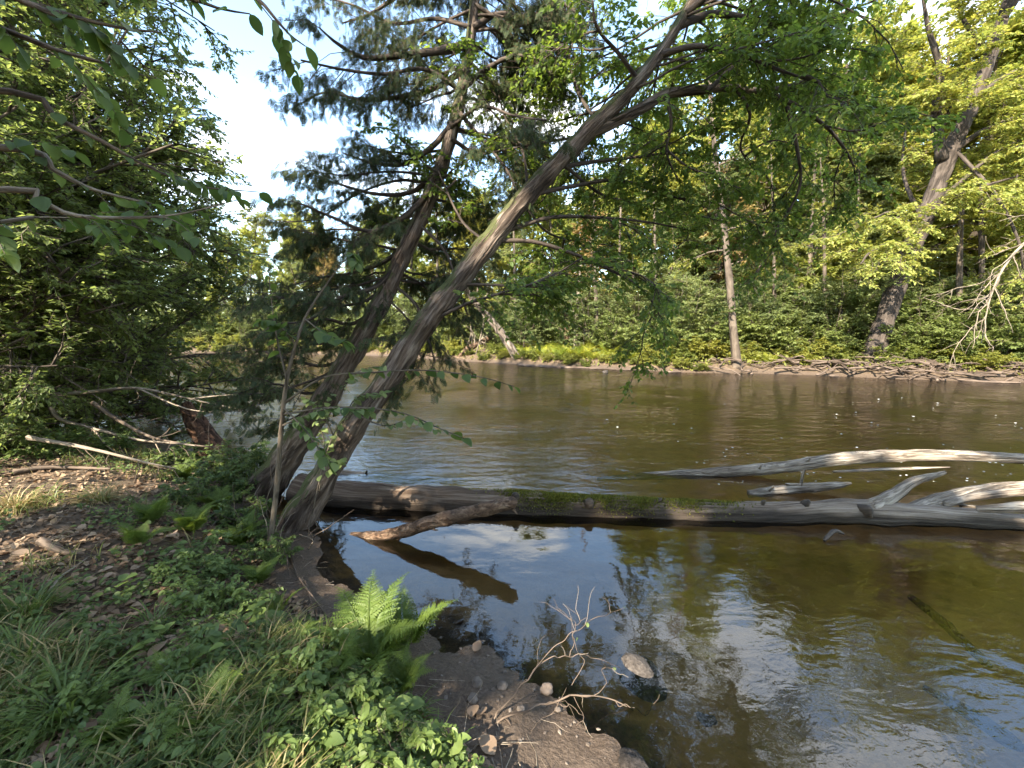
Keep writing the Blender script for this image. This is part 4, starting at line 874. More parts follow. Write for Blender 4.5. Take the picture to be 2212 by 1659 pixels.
for k, (st, path, r0, dd) in enumerate(spec):
    d0 = 4.72 + .1 * (1 - st[1] / 800)
    pts = np.array([P(st[0], st[1], d0)] + [P(x, y, d0 + dd * (i + 1) / len(path) * 1.6) for i, (x, y) in enumerate(path)])
    v, f, tc = tube(pts, np.linspace(r0, .008, len(pts)), 8, 22, lump=.08, seed=k); cparts.append(add_mesh('limb', v, f, M['branch_bark'], tc=tc))
    pr, _ = resample(pts, np.ones(len(pts)), 10); climbs.append(pr)
for k in range(46):                                          # limbs away from and towards the viewer
    t = rgC.uniform(.42, .97); p, d = along(cp, t); az = rgC.uniform(0, 6.28)
    c = curve(p, (math.cos(az), abs(math.sin(az)) * .9, .05), rgC.uniform(.9, 1.9) * (1.25 - .6 * t), 8, .03, .12, rgC); climbs.append(c)
    v, f, tc = tube(c, np.linspace(.018, .005, 9), 5); cparts.append(add_mesh('limb', v, f, M['branch_bark'], tc=tc))
wd, lv = foliage(climbs, rgC, 11, (.25, .7), 7, (.10, .28), 6, (.06, .125), SPRAY, 'cedar', .06, .0055, start=.2, bare=.12)
o = add_mesh('branch', wd[0], wd[1], M['branch_bark'], tc=wd[2]); o['kind'] = 'stuff'; cparts.append(o)
o = add_mesh('crown', lv[0], lv[1], M['cedar_leaf'], smooth=False); o['kind'] = 'stuff'; cparts.append(o)
set_tree_world('cedar_tree', 'leaning cedar with feathery drooping sprays, rooted behind the thin sapling', 'tree', cparts, P(560, 1075, 4.5))

# right one: leans farther out over the river and forks high up
bp_, t1 = leaning('tree', '', [(560, 1250, 3.75), (612, 1175, 3.78), (655, 1105, 3.82), (700, 1030, 3.86), (762, 922, 3.92), (832, 828, 3.98), (903, 720, 4.05), (980, 620, 4.1), (1058, 520, 4.15), (1130, 432, 4.2), (1200, 357, 4.25), (1282, 272, 4.28), (1360, 197, 4.3), (1430, 108, 4.32), (1480, 28, 4.35), (1530, -60, 4.4), (1580, -200, 4.5)],
                  np.array([.235, .185, .155, .138, .13, .126, .122, .117, .11, .103, .097, .09, .074, .062, .054, .046, .028]), 47, M['cedar_bark'], .3)
bparts = [t1]; blimbs = []; rgB = np.random.default_rng(48)
spec = [((1265, 290), [(1330, 262), (1390, 232), (1440, 203), (1500, 196), (1590, 190), (1680, 212), (1720, 262)], .085, .3), ((1670, 205), [(1740, 240), (1800, 290), (1840, 350), (1850, 400)], .03, .5), ((1700, 230), [(1722, 320), (1728, 400), (1690, 480), (1640, 560)], .025, .4),
        ((1460, 60), [(1540, 30), (1640, 45), (1740, 60), (1840, 20), (1920, -10)], .05, .6), ((1420, 120), [(1500, 100), (1580, 110), (1680, 150), (1770, 180)], .04, -.4), ((1480, 30), [(1560, -30), (1660, -40), (1760, -60)], .04, -.3),
        ((1062, 520), [(1150, 522), (1230, 545), (1300, 575), (1360, 605), (1400, 640), (1430, 690)], .03, .2), ((1090, 500), [(1190, 470), (1290, 470), (1400, 480), (1500, 500)], .03, .5), ((1150, 420), [(1250, 400), (1340, 390), (1440, 420), (1530, 450)], .03, .6), ((985, 615), [(1060, 615), (1140, 620), (1220, 610)], .022, -.2),
        ((940, 690), [(1000, 660), (1060, 640), (1130, 620), (1180, 605)], .022, -.4), ((1190, 365), [(1280, 350), (1370, 340), (1470, 330), (1560, 350)], .03, .9), ((1060, 530), [(1000, 480), (960, 400), (930, 330)], .02, .5), ((1140, 430), [(1130, 330), (1090, 250), (1070, 180)], .02, .7),
        ((1290, 265), [(1250, 200), (1230, 120), (1260, 50)], .025, .4), ((1380, 175), [(1340, 120), (1290, 60), (1280, 0)], .03, -.3), ((1440, 203), [(1450, 270), (1440, 330), (1470, 400)], .025, .2), ((1590, 190), [(1620, 250), (1600, 320), (1640, 380)], .022, .5), ((1530, 195), [(1600, 130), (1680, 90), (1760, 90)], .03, .7),
        ((1640, 200), [(1720, 180), (1800, 160), (1880, 170)], .022, .9), ((1540, -60), [(1640, -100), (1760, -100), (1860, -40)], .035, .5), ((1130, 440), [(1180, 500), (1240, 520), (1320, 530)], .02, .9), ((1210, 350), [(1300, 420), (1380, 440), (1480, 470)], .022, 1.3)]
for k, (st, path, r0, dd) in enumerate(spec):
    d0 = float(np.interp(st[1], [0, 300, 700], [4.34, 4.27, 4.06]))
    pts = np.array([P(st[0], st[1], d0)] + [P(x, y, d0 + dd * (i + 1) / len(path) * 1.3) for i, (x, y) in enumerate(path)])
    v, f, tc = tube(pts, np.linspace(r0 * .8, .007, len(pts)) if k else [.062, .058, .054, .05, .044, .034, .024, .01], 9, 30, lump=.08, seed=k); bparts.append(add_mesh('limb', v, f, M['cedar_bark'] if k == 0 else M['branch_bark'], tc=tc))
    pr, _ = resample(pts, np.ones(len(pts)), 10); blimbs.append(pr)
    for e in range(2):
        p, d = along(pr, rgB.uniform(.35, .95)); c = curve(p, side_dir(d, .8, rgB, .3), rgB.uniform(.5, 1.0), 7, .05, .16, rgB); blimbs.append(c)
        v, f, tc = tube(c, np.linspace(.012, .004, 8), 4); bparts.append(add_mesh('limb', v, f, M['branch_bark'], tc=tc))
for k in range(30):
    p, d = along(bp_, rgB.uniform(.62, .98)); az = rgB.uniform(-.6, 2.6)
    c = curve(p, (math.cos(az), math.sin(az) * .9, rgB.uniform(-.1, .35)), rgB.uniform(1.0, 2.4), 8, .03, .14, rgB); blimbs.append(c)
    v, f, tc = tube(c, np.linspace(.014, .004, 9), 5); bparts.append(add_mesh('limb', v, f, M['branch_bark'], tc=tc))
wd, lv = foliage(blimbs, rgB, 9, (.25, .7), 7, (.10, .26), 7, (.04, .068), LEAF_O, 'broad', .09, .005, start=.22, bare=.1)
o = add_mesh('branch', wd[0], wd[1], M['branch_bark'], tc=wd[2]); o['kind'] = 'stuff'; bparts.append(o)
o = add_mesh('crown', lv[0], lv[1], M['broad_leaf'], smooth=False); o['kind'] = 'stuff'; bparts.append(o)
set_tree_world('leaning_tree', 'leaning tree forking high over the river, rooted beside the mossy log', 'tree', bparts, P(612, 1175, 3.78))
# tangle of thin bare shoots at the foot of the leaning trees
rgS = np.random.default_rng(90)
GB = 'bare shoots at the foot of the leaning trees'
for k in range(22):
    dx = rgS.uniform(510, 720); b0 = GG(dx, rgS.uniform(1120, 1200)); c = curve(b0 + [0, 0, -.03], (rgS.normal(.1, .5), rgS.normal(-.1, .3), .9), rgS.uniform(.3, .85), 8, .05, .2, rgS)
    geos = [tube(c, np.linspace(.006, .002, 9), 4)]
    v, f, tc = join(geos); tag(add_mesh('bare_shoot', v, f, M['brown_twig' if k % 3 else 'pale_twig'], tc=tc), 'thin bare shoot tangled at the foot of the leaning trees', 'twig', GB)

# ------------------------------------------------------------------ leaves as single parts
def leaf_mesh(name, tmpl, mat, curl=0.0, wid=1.0, lobes=0):
    v = tmpl[0].copy(); v[:, 0] *= wid; v[:, 2] += curl * (v[:, 1] - .5) ** 2 + curl * .8 * v[:, 0] ** 2
    if lobes: v[:, 0] *= (1 + .28 * np.cos(v[:, 1] * lobes * 6.283))
    o = add_mesh(name, v, tmpl[1], mat); me = o.data; bpy.data.objects.remove(o); return me
LM = {k: [leaf_mesh('leaf', LEAF_B, M[k], c, w) for c, w in ((.1, 1.0), (-.25, .9), (.3, 1.15))] for k in ('big_leaf', 'pale_leaf', 'seedling_leaf', 'lime_leaf')}
LMF = [leaf_mesh('leaf', LEAF_B, M['fallen_leaf'], c, w, lb) for c, w, lb in ((.5, 1.2, 0), (.7, 1.5, 2), (-.5, 1.3, 2.5), (.3, 1.0, 0))]
def put_leaf(me, parent, p, d, nrm, size, base):
    o = bpy.data.objects.new('leaf', me); COL.objects.link(o)
    Y = norm(d); X_ = norm(np.cross(Y, nrm)); Z_ = np.cross(X_, Y)
    mt = Matrix(((X_[0] * size, Y[0] * size, Z_[0] * size, p[0] - base[0]), (X_[1] * size, Y[1] * size, Z_[1] * size, p[1] - base[1]), (X_[2] * size, Y[2] * size, Z_[2] * size, p[2] - base[2]), (0, 0, 0, 1)))
    o.parent = parent; o.matrix_local = mt
    return o
def leafy(root, base, curves, rg, per, size, key, t0=.25, hang=.5):
    for c in curves:
        par = root
        if isinstance(c, tuple): c, par = c
        for k in range(per):
            p, d = along(c, t0 + (1 - t0) * (k + .5 * rg.random()) / max(per - 1, 1)); s = norm(np.cross(d, [0, 0, 1]) + 1e-6) * (1 if k % 2 else -1)
            put_leaf(LM[key][int(rg.integers(3))], par, p, d * .5 + s * .7 + np.array([0, 0, -hang]) + rg.normal(0, .25, 3), np.array([0, 0, 1.]) + rg.normal(0, .35, 3), rg.uniform(*size), base)

# thin sapling in front of the leaning trees
sb0 = GG(582, 1190); ys = sb0[1]
pts = np.array([sb0 - [0, 0, .1], P(585, 1165, ys), P(598, 1050, ys), P(608, 920, ys), P(620, 820, ys), P(640, 740, ys), P(668, 670, ys + .05), P(735, 572, ys + .1)])
root = thing('sapling', 'thin upright sapling with few leaves standing in front of the leaning cedar', 'sapling', sb0); rgP = np.random.default_rng(5)
v, f, tc = tube(pts, [.026, .023, .02, .017, .014, .012, .009, .004], 12, 60, lump=.05, seed=1); st = add_mesh('stem', v, f, M['sapling_bark'], tc=tc); at_base(root, [st])
cv = []
for path, r0 in (([(615, 870, ys), (700, 815, ys), (800, 805, ys - .05), (920, 800, ys - .1), (1040, 815, ys - .1), (1110, 835, ys - .1)], .01), ([(640, 745, ys), (600, 700, ys - .1), (560, 690, ys - .2)], .006), ([(660, 690, ys), (700, 720, ys - .1), (750, 740, ys - .2)], .006), ([(608, 920, ys), (680, 890, ys - .1), (740, 880, ys - .15), (800, 890, ys - .15)], .008),
                 ([(620, 820, ys), (600, 740, ys + .1), (585, 640, ys + .1), (580, 570, ys + .1)], .008), ([(735, 572, ys + .1), (760, 550, ys + .1), (770, 570, ys)], .004), ([(612, 880, ys), (660, 930, ys - .2), (700, 985, ys - .3), (720, 1000, ys - .3)], .007), ([(612, 895, ys), (720, 880, ys - .1), (860, 890, ys - .2), (960, 930, ys - .25), (1010, 950, ys - .25)], .008)):
    q = np.array([P(*a) for a in path]); v, f, tc = tube(q, np.linspace(r0, .0025, len(q)), 6, 22, lump=.06); o = add_mesh('branch', v, f, M['sapling_bark'], tc=tc); at_base(root, [o]); pr, _ = resample(q, np.ones(len(q)), 12); cv.append((pr, o))
leafy(root, sb0, cv, rgP, 17, (.065, .115), 'big_leaf'); leafy(root, sb0, [cv[3], cv[6]], rgP, 14, (.06, .09), 'pale_leaf')

# shrubby leaves growing round the leaning trunks
b0 = GG(660, 1180); root = thing('bank_bush', 'small bush with pale oval leaves between the two leaning trunks', 'bush', b0); cv = []
for path in ([(660, 1180, 3.6), (690, 1040, 3.6), (720, 940, 3.62), (760, 890, 3.6), (800, 880, 3.55)], [(690, 1060, 3.6), (700, 960, 3.65), (690, 900, 3.6), (720, 850, 3.6)], [(740, 915, 3.6), (770, 860, 3.58), (830, 850, 3.5)], [(700, 1000, 3.6), (710, 1020, 3.5), (740, 990, 3.45)], [(760, 890, 3.6), (830, 920, 3.5), (890, 905, 3.45), (940, 930, 3.4)], [(720, 940, 3.62), (690, 880, 3.5), (660, 860, 3.4)], [(720, 900, 3.6), (740, 840, 3.5), (780, 800, 3.45), (830, 790, 3.4)]):
    q = np.array([P(*a) for a in path]); v, f, tc = tube(q, np.linspace(.008, .002, len(q)), 5, 16); o = add_mesh('stem', v, f, M['sapling_bark'], tc=tc); at_base(root, [o]); pr, _ = resample(q, np.ones(len(q)), 12); cv.append((pr, o))
leafy(root, b0, cv, rgP, 20, (.055, .09), 'pale_leaf', t0=.4)

# overhanging branches with large leaves: a tree whose trunk stands just left of the view
tb = np.array([-4.6, 1.9, gz(-4.6, 1.9)]); root = thing('overhanging_tree', 'broad-leaved tree reaching in from the left with large hanging leaves', 'tree', tb); rgO = np.random.default_rng(6)
tp = np.array([tb - [0, 0, .2], tb + [.05, 0, 1.5], tb + [.2, .1, 3.2], tb + [.3, .3, 5.0], tb + [.2, .4, 7.0]])
v, f, tc = tube(tp, [.2, .15, .13, .1, .04], 14, 30, lump=.06, seed=3, flare=.3); o = add_mesh('trunk', v, f, M['grey_bark'], tc=tc); at_base(root, [o])
O = []
for st_, path, r0 in ((4.2, [(60, -60, 2.3), (200, -40, 2.35), (330, -20, 2.4), (420, 0, 2.4), (480, 20, 2.4), (540, 30, 2.4)], .014), (4.4, [(100, -160, 2.6), (300, -120, 2.6), (480, -60, 2.5), (560, 0, 2.45), (620, 70, 2.45), (660, 100, 2.45)], .014), (2.6, [(0, 195, 2.6), (120, 255, 2.7), (230, 310, 2.8), (300, 350, 2.9), (420, 400, 3.0), (560, 415, 3.05)], .014),
                        (2.2, [(0, 318, 2.7), (120, 370, 2.8), (190, 405, 2.9), (280, 430, 3.0), (330, 440, 3.1)], .016), (1.9, [(0, 410, 2.5), (80, 430, 2.55), (160, 465, 2.6), (300, 470, 2.7), (400, 460, 2.8), (520, 430, 2.9)], .014), (3.6, [(0, 60, 2.5), (130, 110, 2.6), (240, 140, 2.7), (330, 170, 2.8)], .012), (3.9, [(0, -20, 2.3), (140, 30, 2.3), (260, 60, 2.35), (350, 70, 2.4)], .012), (1.7, [(0, 480, 2.4), (60, 470, 2.5), (150, 470, 2.6)], .01)):
    q = np.array([tb + [.15, .1, st_]] + [P(*a) for a in path]); v, f, tc = tube(q, np.linspace(r0 * 1.6, .003, len(q)), 7, 40, lump=.08, seed=int(st_ * 10)); o = add_mesh('limb', v, f, M['pale_twig'] if st_ < 2.5 else M['brown_twig'], tc=tc); at_base(root, [o]); pr, _ = resample(q, np.ones(len(q)), 20); O.append((pr[6:], o))
    for e in range(3):
        p, d = along(pr, rgO.uniform(.5, .95)); c = curve(p, side_dir(d, .6, rgO, .4), rgO.uniform(.25, .5), 6, .08, .12, rgO); v, f, tc = tube(c, np.linspace(.004, .0015, 7), 4); o = add_mesh('twig', v, f, M['brown_twig'], tc=tc); at_base(root, [o]); O.append((c, o))
leafy(root, tb, [c for k, c in enumerate(O)], rgO, 9, (.075, .12), 'big_leaf', t0=.3, hang=.75)

# ------------------------------------------------------------------ the leafy wall of trees on the left bank
GL = 'small-leaved trees of the left bank'
def left_tree(label, h, r, seed, spread, crown_from, nl, leaf=(.06, .105), **k):
    return make_tree('riverside_tree', label, 'tree', GL, h, r, M['far_bark'], M['left_leaf'], seed, crown_from, spread, nl, leaf=leaf, sub_n=9, twig_n=8, leaf_n=14, tmpl=LEAF_D, sub_len=(.5, 1.3), twig_len=(.2, .5), up=.4, droop=.03, flat=1.0, **k)
def gp(x, y): return (x, y, gz(x, y) - .03)
lt = left_tree('', 11.0, .14, 101, 3.3, .05, 54, lean=(.8, .6), top_narrow=.4)
lt2 = left_tree('', 5.4, .07, 102, 2.5, .03, 40, lean=(.5, .4))
for q, (pr, x, y, s_, rz, lb_) in enumerate((
        (lt, -9.3, 8.2, 1.14, 0.0, 'tall small-leaved tree leaning over the water beside the sky gap'), (lt, -12.5, 9.8, 1.0, 1.0, 'tall small-leaved tree at the far end of the left bank'), (lt, -8.4, 6.7, 1.12, 2.6, 'tall small-leaved tree behind the slender reddish trunk'), 
        (lt, -15.5, 9.2, .95, 5.1, 'tall small-leaved tree at the far corner of the left bank'), (lt, -7.6, 4.7, .85, 3.4, 'tall small-leaved tree beside the grey trunk in the shade'), (lt2, -7.6, 7.1, 1.05, 0.0, 'bushy small-leaved tree low over the level dead branch'), (lt2, -9.2, 6.4, 1.0, 1.3, 'bushy small-leaved tree behind the level dead branch'),
        (lt2, -11.2, 7.7, 1.1, 2.9, 'bushy small-leaved tree at the foot of the tall left trees'), (lt2, -7.3, 5.3, .8, 5.4, 'bushy small-leaved tree by the grey shaded trunk'), (lt2, -8.8, 7.4, 1.15, 4.3, 'bushy small-leaved tree overhanging the dark wet log'))):
    if dn(np.array([x]), np.array([y]))[0] < .1: print('left tree in water', x, y, dn(np.array([x]), np.array([y])))
    put(pr, gp(x, y), rz, s_)['label'] = lb_
# slender reddish trunk and a grey trunk at the left edge
for q, (path, rr, lb_) in enumerate((([(20, 800, 7.6), (60, 660, 7.6), (95, 560, 7.6), (130, 440, 7.6), (160, 310, 7.6), (180, 150, 7.7)], [.12, .11, .10, .09, .08, .05], 'slender reddish trunk among the leaves of the left bank'), ([(0, 830, 6.4), (18, 745, 6.4), (40, 640, 6.5), (75, 480, 6.6)], [.11, .09, .08, .05], 'grey trunk in the shade behind the dead branches'))):
    pts = np.array([P(*a) for a in path]); b0 = pts[0].copy(); b0[2] = gz(b0[0], b0[1]); pts = np.vstack([b0 - [0, 0, .15], pts])
    v, f, tc = tube(pts, [rr[0] * 1.15] + rr, 10, 30, lump=.06, seed=q); t1 = add_mesh('trunk', v, f, M['grey_bark'], tc=tc)
    lb = [curve(along(pts, .5 + .08 * k)[0], (math.cos(k * 2.4), math.sin(k * 2.4), .3), 1.2, 5, .05, .15) for k in range(6)]
    wd, lv = foliage(lb, rng, 6, (.4, .8), 6, (.2, .4), 9, (.06, .1), LEAF_D, 'broad', .07, .007)
    t2 = add_mesh('branch', wd[0], wd[1], M['branch_bark'], tc=wd[2]); t2['kind'] = 'stuff'; t3 = add_mesh('crown', lv[0], lv[1], M['left_leaf'], smooth=False); t3['kind'] = 'stuff'
    set_tree_world('slender_tree', lb_, 'tree', [t1, t2, t3], b0)
# dead fallen branches on the left bank
for q, (path, r0, subs, lb_) in enumerate((
        ([(-60, 850, 5.3), (0, 852, 5.3), (110, 852, 5.35), (200, 846, 5.4), (290, 838, 5.5), (360, 850, 5.6), (440, 868, 5.7), (520, 885, 5.8)], .035, [[(300, 840, 5.5), (380, 875, 5.5), (430, 888, 5.5), (500, 890, 5.5)], [(410, 862, 5.7), (470, 855, 5.7), (540, 850, 5.7)]], 'long pale dead branch stretching level over the left shallows'),
        ([(110, 880, 5.2), (130, 905, 5.15), (200, 925, 5.1), (300, 950, 5.05), (400, 960, 5.0), (470, 968, 5.0)], .025, [[(200, 925, 5.1), (240, 970, 5.0), (280, 985, 5.0)]], 'crooked dead branch drooping onto the sand of the left bank'),
        ([(200, 870, 5.3), (260, 910, 5.2), (330, 945, 5.1), (420, 962, 5.0), (480, 965, 5.0)], .028, [[(330, 945, 5.1), (350, 985, 5.0)]], 'brown dead branch crossing behind the crooked one'),
        ([(60, 945, 4.5), (150, 960, 4.5), (220, 975, 4.45), (320, 1000, 4.4), (380, 1012, 4.35)], .028, [], 'pale stick lying on the leaf litter of the left bank'),
        ([(40, 780, 5.6), (110, 800, 5.6), (180, 840, 5.5), (230, 870, 5.4)], .018, [[(110, 800, 5.6), (150, 790, 5.5), (200, 800, 5.4)]], 'thin dead branch in the shade under the left trees'))):
    pts = np.array([P(*a) for a in path]); pts[:, 2] = [max(p[2], gz(p[0], p[1]) + r0 * .6) for p in pts]; parts = []
    v, f, tc = tube(pts, np.linspace(r0, .006, len(pts)), 8, 40, lump=.08, seed=q); parts.append(add_mesh('stem', v, f, M['pale_twig' if q != 2 else 'brown_twig'], tc=tc))
    for s_ in subs:
        v, f, tc = tube(np.array([P(*a) for a in s_]), np.linspace(.014, .004, len(s_)), 6, 16, lump=.08); parts.append(add_mesh('twig', v, f, M['pale_twig'], tc=tc))
    pr, _ = resample(pts, np.ones(len(pts)), 14)
    for k in range(9):
        p, d = along(pr, rng.uniform(.25, 1)); c = curve(p, side_dir(d, .9, rng, 1.2), rng.uniform(.2, .6), 6, .06, .22); v, f, tc = tube(c, np.linspace(.005, .0018, 7), 4); parts.append(add_mesh('twig', v, f, M['brown_twig'], tc=tc))
    set_tree_world('dead_branch', lb_, 'branch', parts, pts[0])
# broken reddish stump at the water's edge, dark log in the shallows
b0 = GG(455, 985); pts = np.array([b0 + [.12, 0, -.15], P(452, 965, b0[1]), P(432, 925, b0[1] + .05), P(412, 895, b0[1] + .1), P(402, 870, b0[1] + .1)])
v, f, tc = tube(pts, [.2, .17, .13, .09, .05], 26, 36, ridge=.22, lump=.16, seed=21, freq=9, flare=.3); parts = [add_mesh('trunk', v, f, M['stump_wood'], tc=tc)]
for k in range(7):
    p, d = along(pts, .35 + .09 * k); c = curve(p + rng.normal(0, .05, 3), d + rng.normal(0, .3, 3), .2, 4, 0, .15); v, f, tc = tube(c, [.03, .03, .022, .014, .004], 5); parts.append(add_mesh('splinter', v, f, M['stump_wood'], tc=tc))
set_tree_world('rotten_stump', 'reddish rotten splintered stump leaning at the edge of the water', 'stump', parts, b0)
pts = np.array([G(150, 892) + [0, 0, .04], G(280, 888) + [0, 0, .06], G(420, 886) + [0, 0, .05], G(530, 882) + [0, 0, .02]])
v, f, tc = tube(pts, [.1, .1, .09, .05], 12, 30, lump=.08, seed=22); tag(add_mesh('sunken_log', v, f, M['wet_wood'], tc=tc), 'dark wet log lying in the water beyond the left bank', 'log')

# trees on the near bank behind and beside the viewer, whose shade falls over the near water
GN = 'trees of the near bank behind the viewer'
shade = [(-4.5, -7.0, 'A', .95, .5), (-1.0, -8.2, 'A', 1.0, 2.0), (3.2, -8.5, 'A', 1.0, 3.0), (-8.2, -6.2, 'A', .95, 1.2), (7.0, -10.5, 'A', 1.05, 2.6)]
for x, y, k, s, rz in shade:
    o = copy_thing(K[k], gp(x, y), rz, s, label='leafy green tree of the near bank whose crown shades the water', group=GN)

# ------------------------------------------------------------------ ground plants, litter and stones of the near bank
rgG = np.random.default_rng(200)
def near_samples(n, dmin, dmax=9, ymax=7.5, power=1.0):
    """points on the near bank, denser towards the viewer"""
    y = .7 + (ymax - .7) * rgG.random(n) ** (1 + power); u = rgG.uniform(-1.45, .75, n); x = u * (y + .15)
    d = dn(x, y) + .16 * fbm(x * 2.2, y * 2.2, 3) + .45 * np.exp(-((x + 1.35) ** 2 + (y - 3.5) ** 2) / .5); k = (d > dmin) & (d < dmax)
    return x[k], y[k], ground_z(x[k], y[k]), d[k]
def blades(px_, py_, pz_, az, length, lean, width, seg=4, curl=1.0):
    n = len(px_); t = np.linspace(0, 1, seg + 1)[None, :]
    ang = np.radians(lean)[:, None] + curl * t * 1.1
    st = (length / seg)[:, None]
    rr = np.concatenate([np.zeros((n, 1)), np.cumsum(np.sin(ang[:, :-1]) * st, 1)], 1); zz = np.concatenate([np.zeros((n, 1)), np.cumsum(np.cos(ang[:, :-1]) * st, 1)], 1)
    cx = px_[:, None] + rr * np.cos(az)[:, None]; cy_ = py_[:, None] + rr * np.sin(az)[:, None]; cz = pz_[:, None] + np.maximum(zz, -.01)
    w = width[:, None] * np.array([.7, 1, .9, .6, .06])[None, :seg + 1] * .5; sx = -np.sin(az)[:, None] * w; sy = np.cos(az)[:, None] * w
    Lv = np.stack([cx - sx, cy_ - sy, cz], -1); Rv = np.stack([cx + sx, cy_ + sy, cz], -1); V = np.stack([Lv, Rv], 2).reshape(-1, 3)
    b0 = (np.arange(n) * (seg + 1) * 2)[:, None]; i = np.arange(seg)[None, :] * 2
    return V, [np.stack([b0 + i, b0 + i + 1, b0 + i + 3, b0 + i + 2], -1).reshape(-1, 4)], None
LIT = [(GG(*a), r) for a, r in (((60, 1040), .55), ((200, 1035), .5), ((330, 1060), .4), ((130, 1160), .45), ((260, 1160), .42), ((250, 1260), .36), ((180, 1310), .3), ((330, 1330), .3), ((380, 1420), .26), ((470, 1480), .22), ((620, 1560), .18), ((300, 1520), .16), ((560, 1130), .35), ((110, 1600), .14))]
def litmask(x, y):
    m_ = 0
    for p, r in LIT: m_ = np.maximum(m_, np.exp(-((x - p[0]) ** 2 + (y - p[1]) ** 2) / (r * r)))
    return m_
# grass carpet, patchy
x, y, z, d = near_samples(170000, .72, power=.9)
dens = fbm(x * 2.4 + 9, y * 2.4, 3); path = litmask(x, y)      # trodden, leaf-strewn soil
k = (dens - .75 * path + rgG.normal(0, .14, len(x)) + .15 * (x < -1.0) * (y < 2.2)) > .14
x, y, z = x[k], y[k], z[k]; n = len(x); print('grass blades', n)
v, f, _ = blades(x, y, z - .01, rgG.uniform(0, 6.28, n), rgG.uniform(.06, .28, n), rgG.uniform(5, 55, n), rgG.uniform(.003, .009, n), curl=1.3)
tag(add_mesh('grass', v, f, M['grass_blade'], smooth=False), 'thin green grass covering the near bank', 'grass', kind='stuff')
# small ground-cover leaves
x, y, z, d = near_samples(90000, .6, power=1.0); dens = fbm(x * 1.6 + 2, y * 1.6 + 30, 3); path = litmask(x, y)
k = (dens - .6 * path + .2 * (d < 1.4) + rgG.normal(0, .12, len(x))) > .10; x, y, z = x[k], y[k], z[k]; n = len(x); print('cover', n)
hh = rgG.uniform(.01, .10, n)
lv = scatter(LEAF_O[0] * np.array([1.25, 1, 1]), LEAF_O[1], np.stack([x, y, z + hh], 1), np.stack([rgG.normal(0, 1, n), rgG.normal(0, 1, n), rgG.normal(-.1, .3, n)], 1), np.array([0, -.2, 1.]) + rgG.normal(0, .35, (n, 3)), rgG.uniform(.015, .042, n) * np.where(rgG.random(n) < .06, 1.6, 1))
tag(add_mesh('ground_cover', lv[0], lv[1], M['cover_leaf'], smooth=False), 'low small-leaved green plants carpeting the near bank', 'ground cover', kind='stuff')
# leaf litter
x, y, z, d = near_samples(34000, .5, power=.8); n = len(x)
lv = scatter(LEAF_O[0] * np.array([1.5, 1, 2.5]), LEAF_O[1], np.stack([x, y, z + rgG.uniform(.002, .018, n)], 1), np.stack([rgG.normal(0, 1, n), rgG.normal(0, 1, n), rgG.normal(0, .25, n)], 1), np.array([0, 0, 1.]) + rgG.normal(0, .3, (n, 3)), rgG.uniform(.02, .065, n))
tag(add_mesh('leaf_litter', lv[0], lv[1], M['litter_leaf'], smooth=False), 'brown dry leaf litter on the soil of the near bank', 'leaf litter', kind='stuff')
# short bits of dead stem in the litter
x, y, z, d = near_samples(2600, .3, power=.8); n = len(x); A = np.stack([x, y, z + .008], 1); az = rgG.uniform(0, 6.28, n); Ls = rgG.uniform(.04, .22, n); B = A + np.stack([np.cos(az) * Ls, np.sin(az) * Ls, rgG.normal(.005, .015, n)], 1); B[:, 2] = np.maximum(B[:, 2], ground_z(B[:, 0], B[:, 1]) + .004)
gtw, _ = twigs(A, B, rgG.uniform(.0012, .004, n), .001, .06, rg=rgG); tag(add_mesh('twig_litter', gtw[0], gtw[1], M['pale_twig'], tc=gtw[2]), 'short dry stems littering the soil of the near bank', 'twig litter', kind='stuff')

# tufts of grass that stand out
def tuft(dx, dy, n, Lr, mat, label, w=(.005, .009), lean=(5, 60), seed=0, group=None):
    b0 = GG(dx, dy); rg = np.random.default_rng(seed); r_ = rg.random(n) ** .5 * .05; a = rg.uniform(0, 6.28, n)
    v, f, _ = blades(r_ * np.cos(a), r_ * np.sin(a), np.full(n, -.02), a + rg.normal(0, .5, n), rg.uniform(*Lr, n), rg.uniform(*lean, n), rg.uniform(*w, n), curl=1.5)
    root = thing('grass_tuft', label, 'grass', b0, 0, group)
    h_ = n // 2 * 10; 
    q = f[0]; o = add_mesh('blades', v, f, mat, root, smooth=False); o['kind'] = 'stuff'; return root
T_ = [(150, 1560, 130, (.2, .42), 'tuft_blade', 'large arching green grass tuft above the dry leaves'), (650, 1500, 60, (.1, .2), 'straw_blade', 'small tuft of straw coloured blades on mossy soil beside the big fern'), (215, 1085, 200, (.15, .32), 'straw_blade', 'rounded yellow green grass tuft beside the trodden leaf litter'),
      (35, 1100, 200, (.15, .32), 'straw_blade', 'yellowish grass tuft on the left edge of the litter'), (330, 1350, 60, (.12, .25), 'tuft_blade', 'thin green tuft in the leaf litter'), (700, 1390, 50, (.1, .2), 'tuft_blade', 'small bright green tuft above the muddy shore'), (60, 1330, 110, (.15, .34), 'tuft_blade', 'green grass tuft beside the pale stick'),
      (330, 1600, 100, (.15, .3), 'tuft_blade', 'dense dark green tuft by the lowest fern'), (560, 1620, 110, (.15, .28), 'tuft_blade', 'wide green tuft under the lime green seedling'), (40, 1450, 120, (.2, .4), 'tuft_blade', 'long-bladed green tuft leaning over the leaf litter'), (480, 1240, 50, (.12, .22), 'tuft_blade', 'thin tuft among the round-leaved seedlings'), (950, 1620, 50, (.08, .18), 'tuft_blade', 'short tuft at the foot of the forked dead branch'),
      (240, 1440, 60, (.12, .26), 'tuft_blade', 'sparse tuft beside the curled brown leaf'), (880, 1560, 60, (.1, .2), 'tuft_blade', 'narrow tuft between broad seedlings near the mud')]
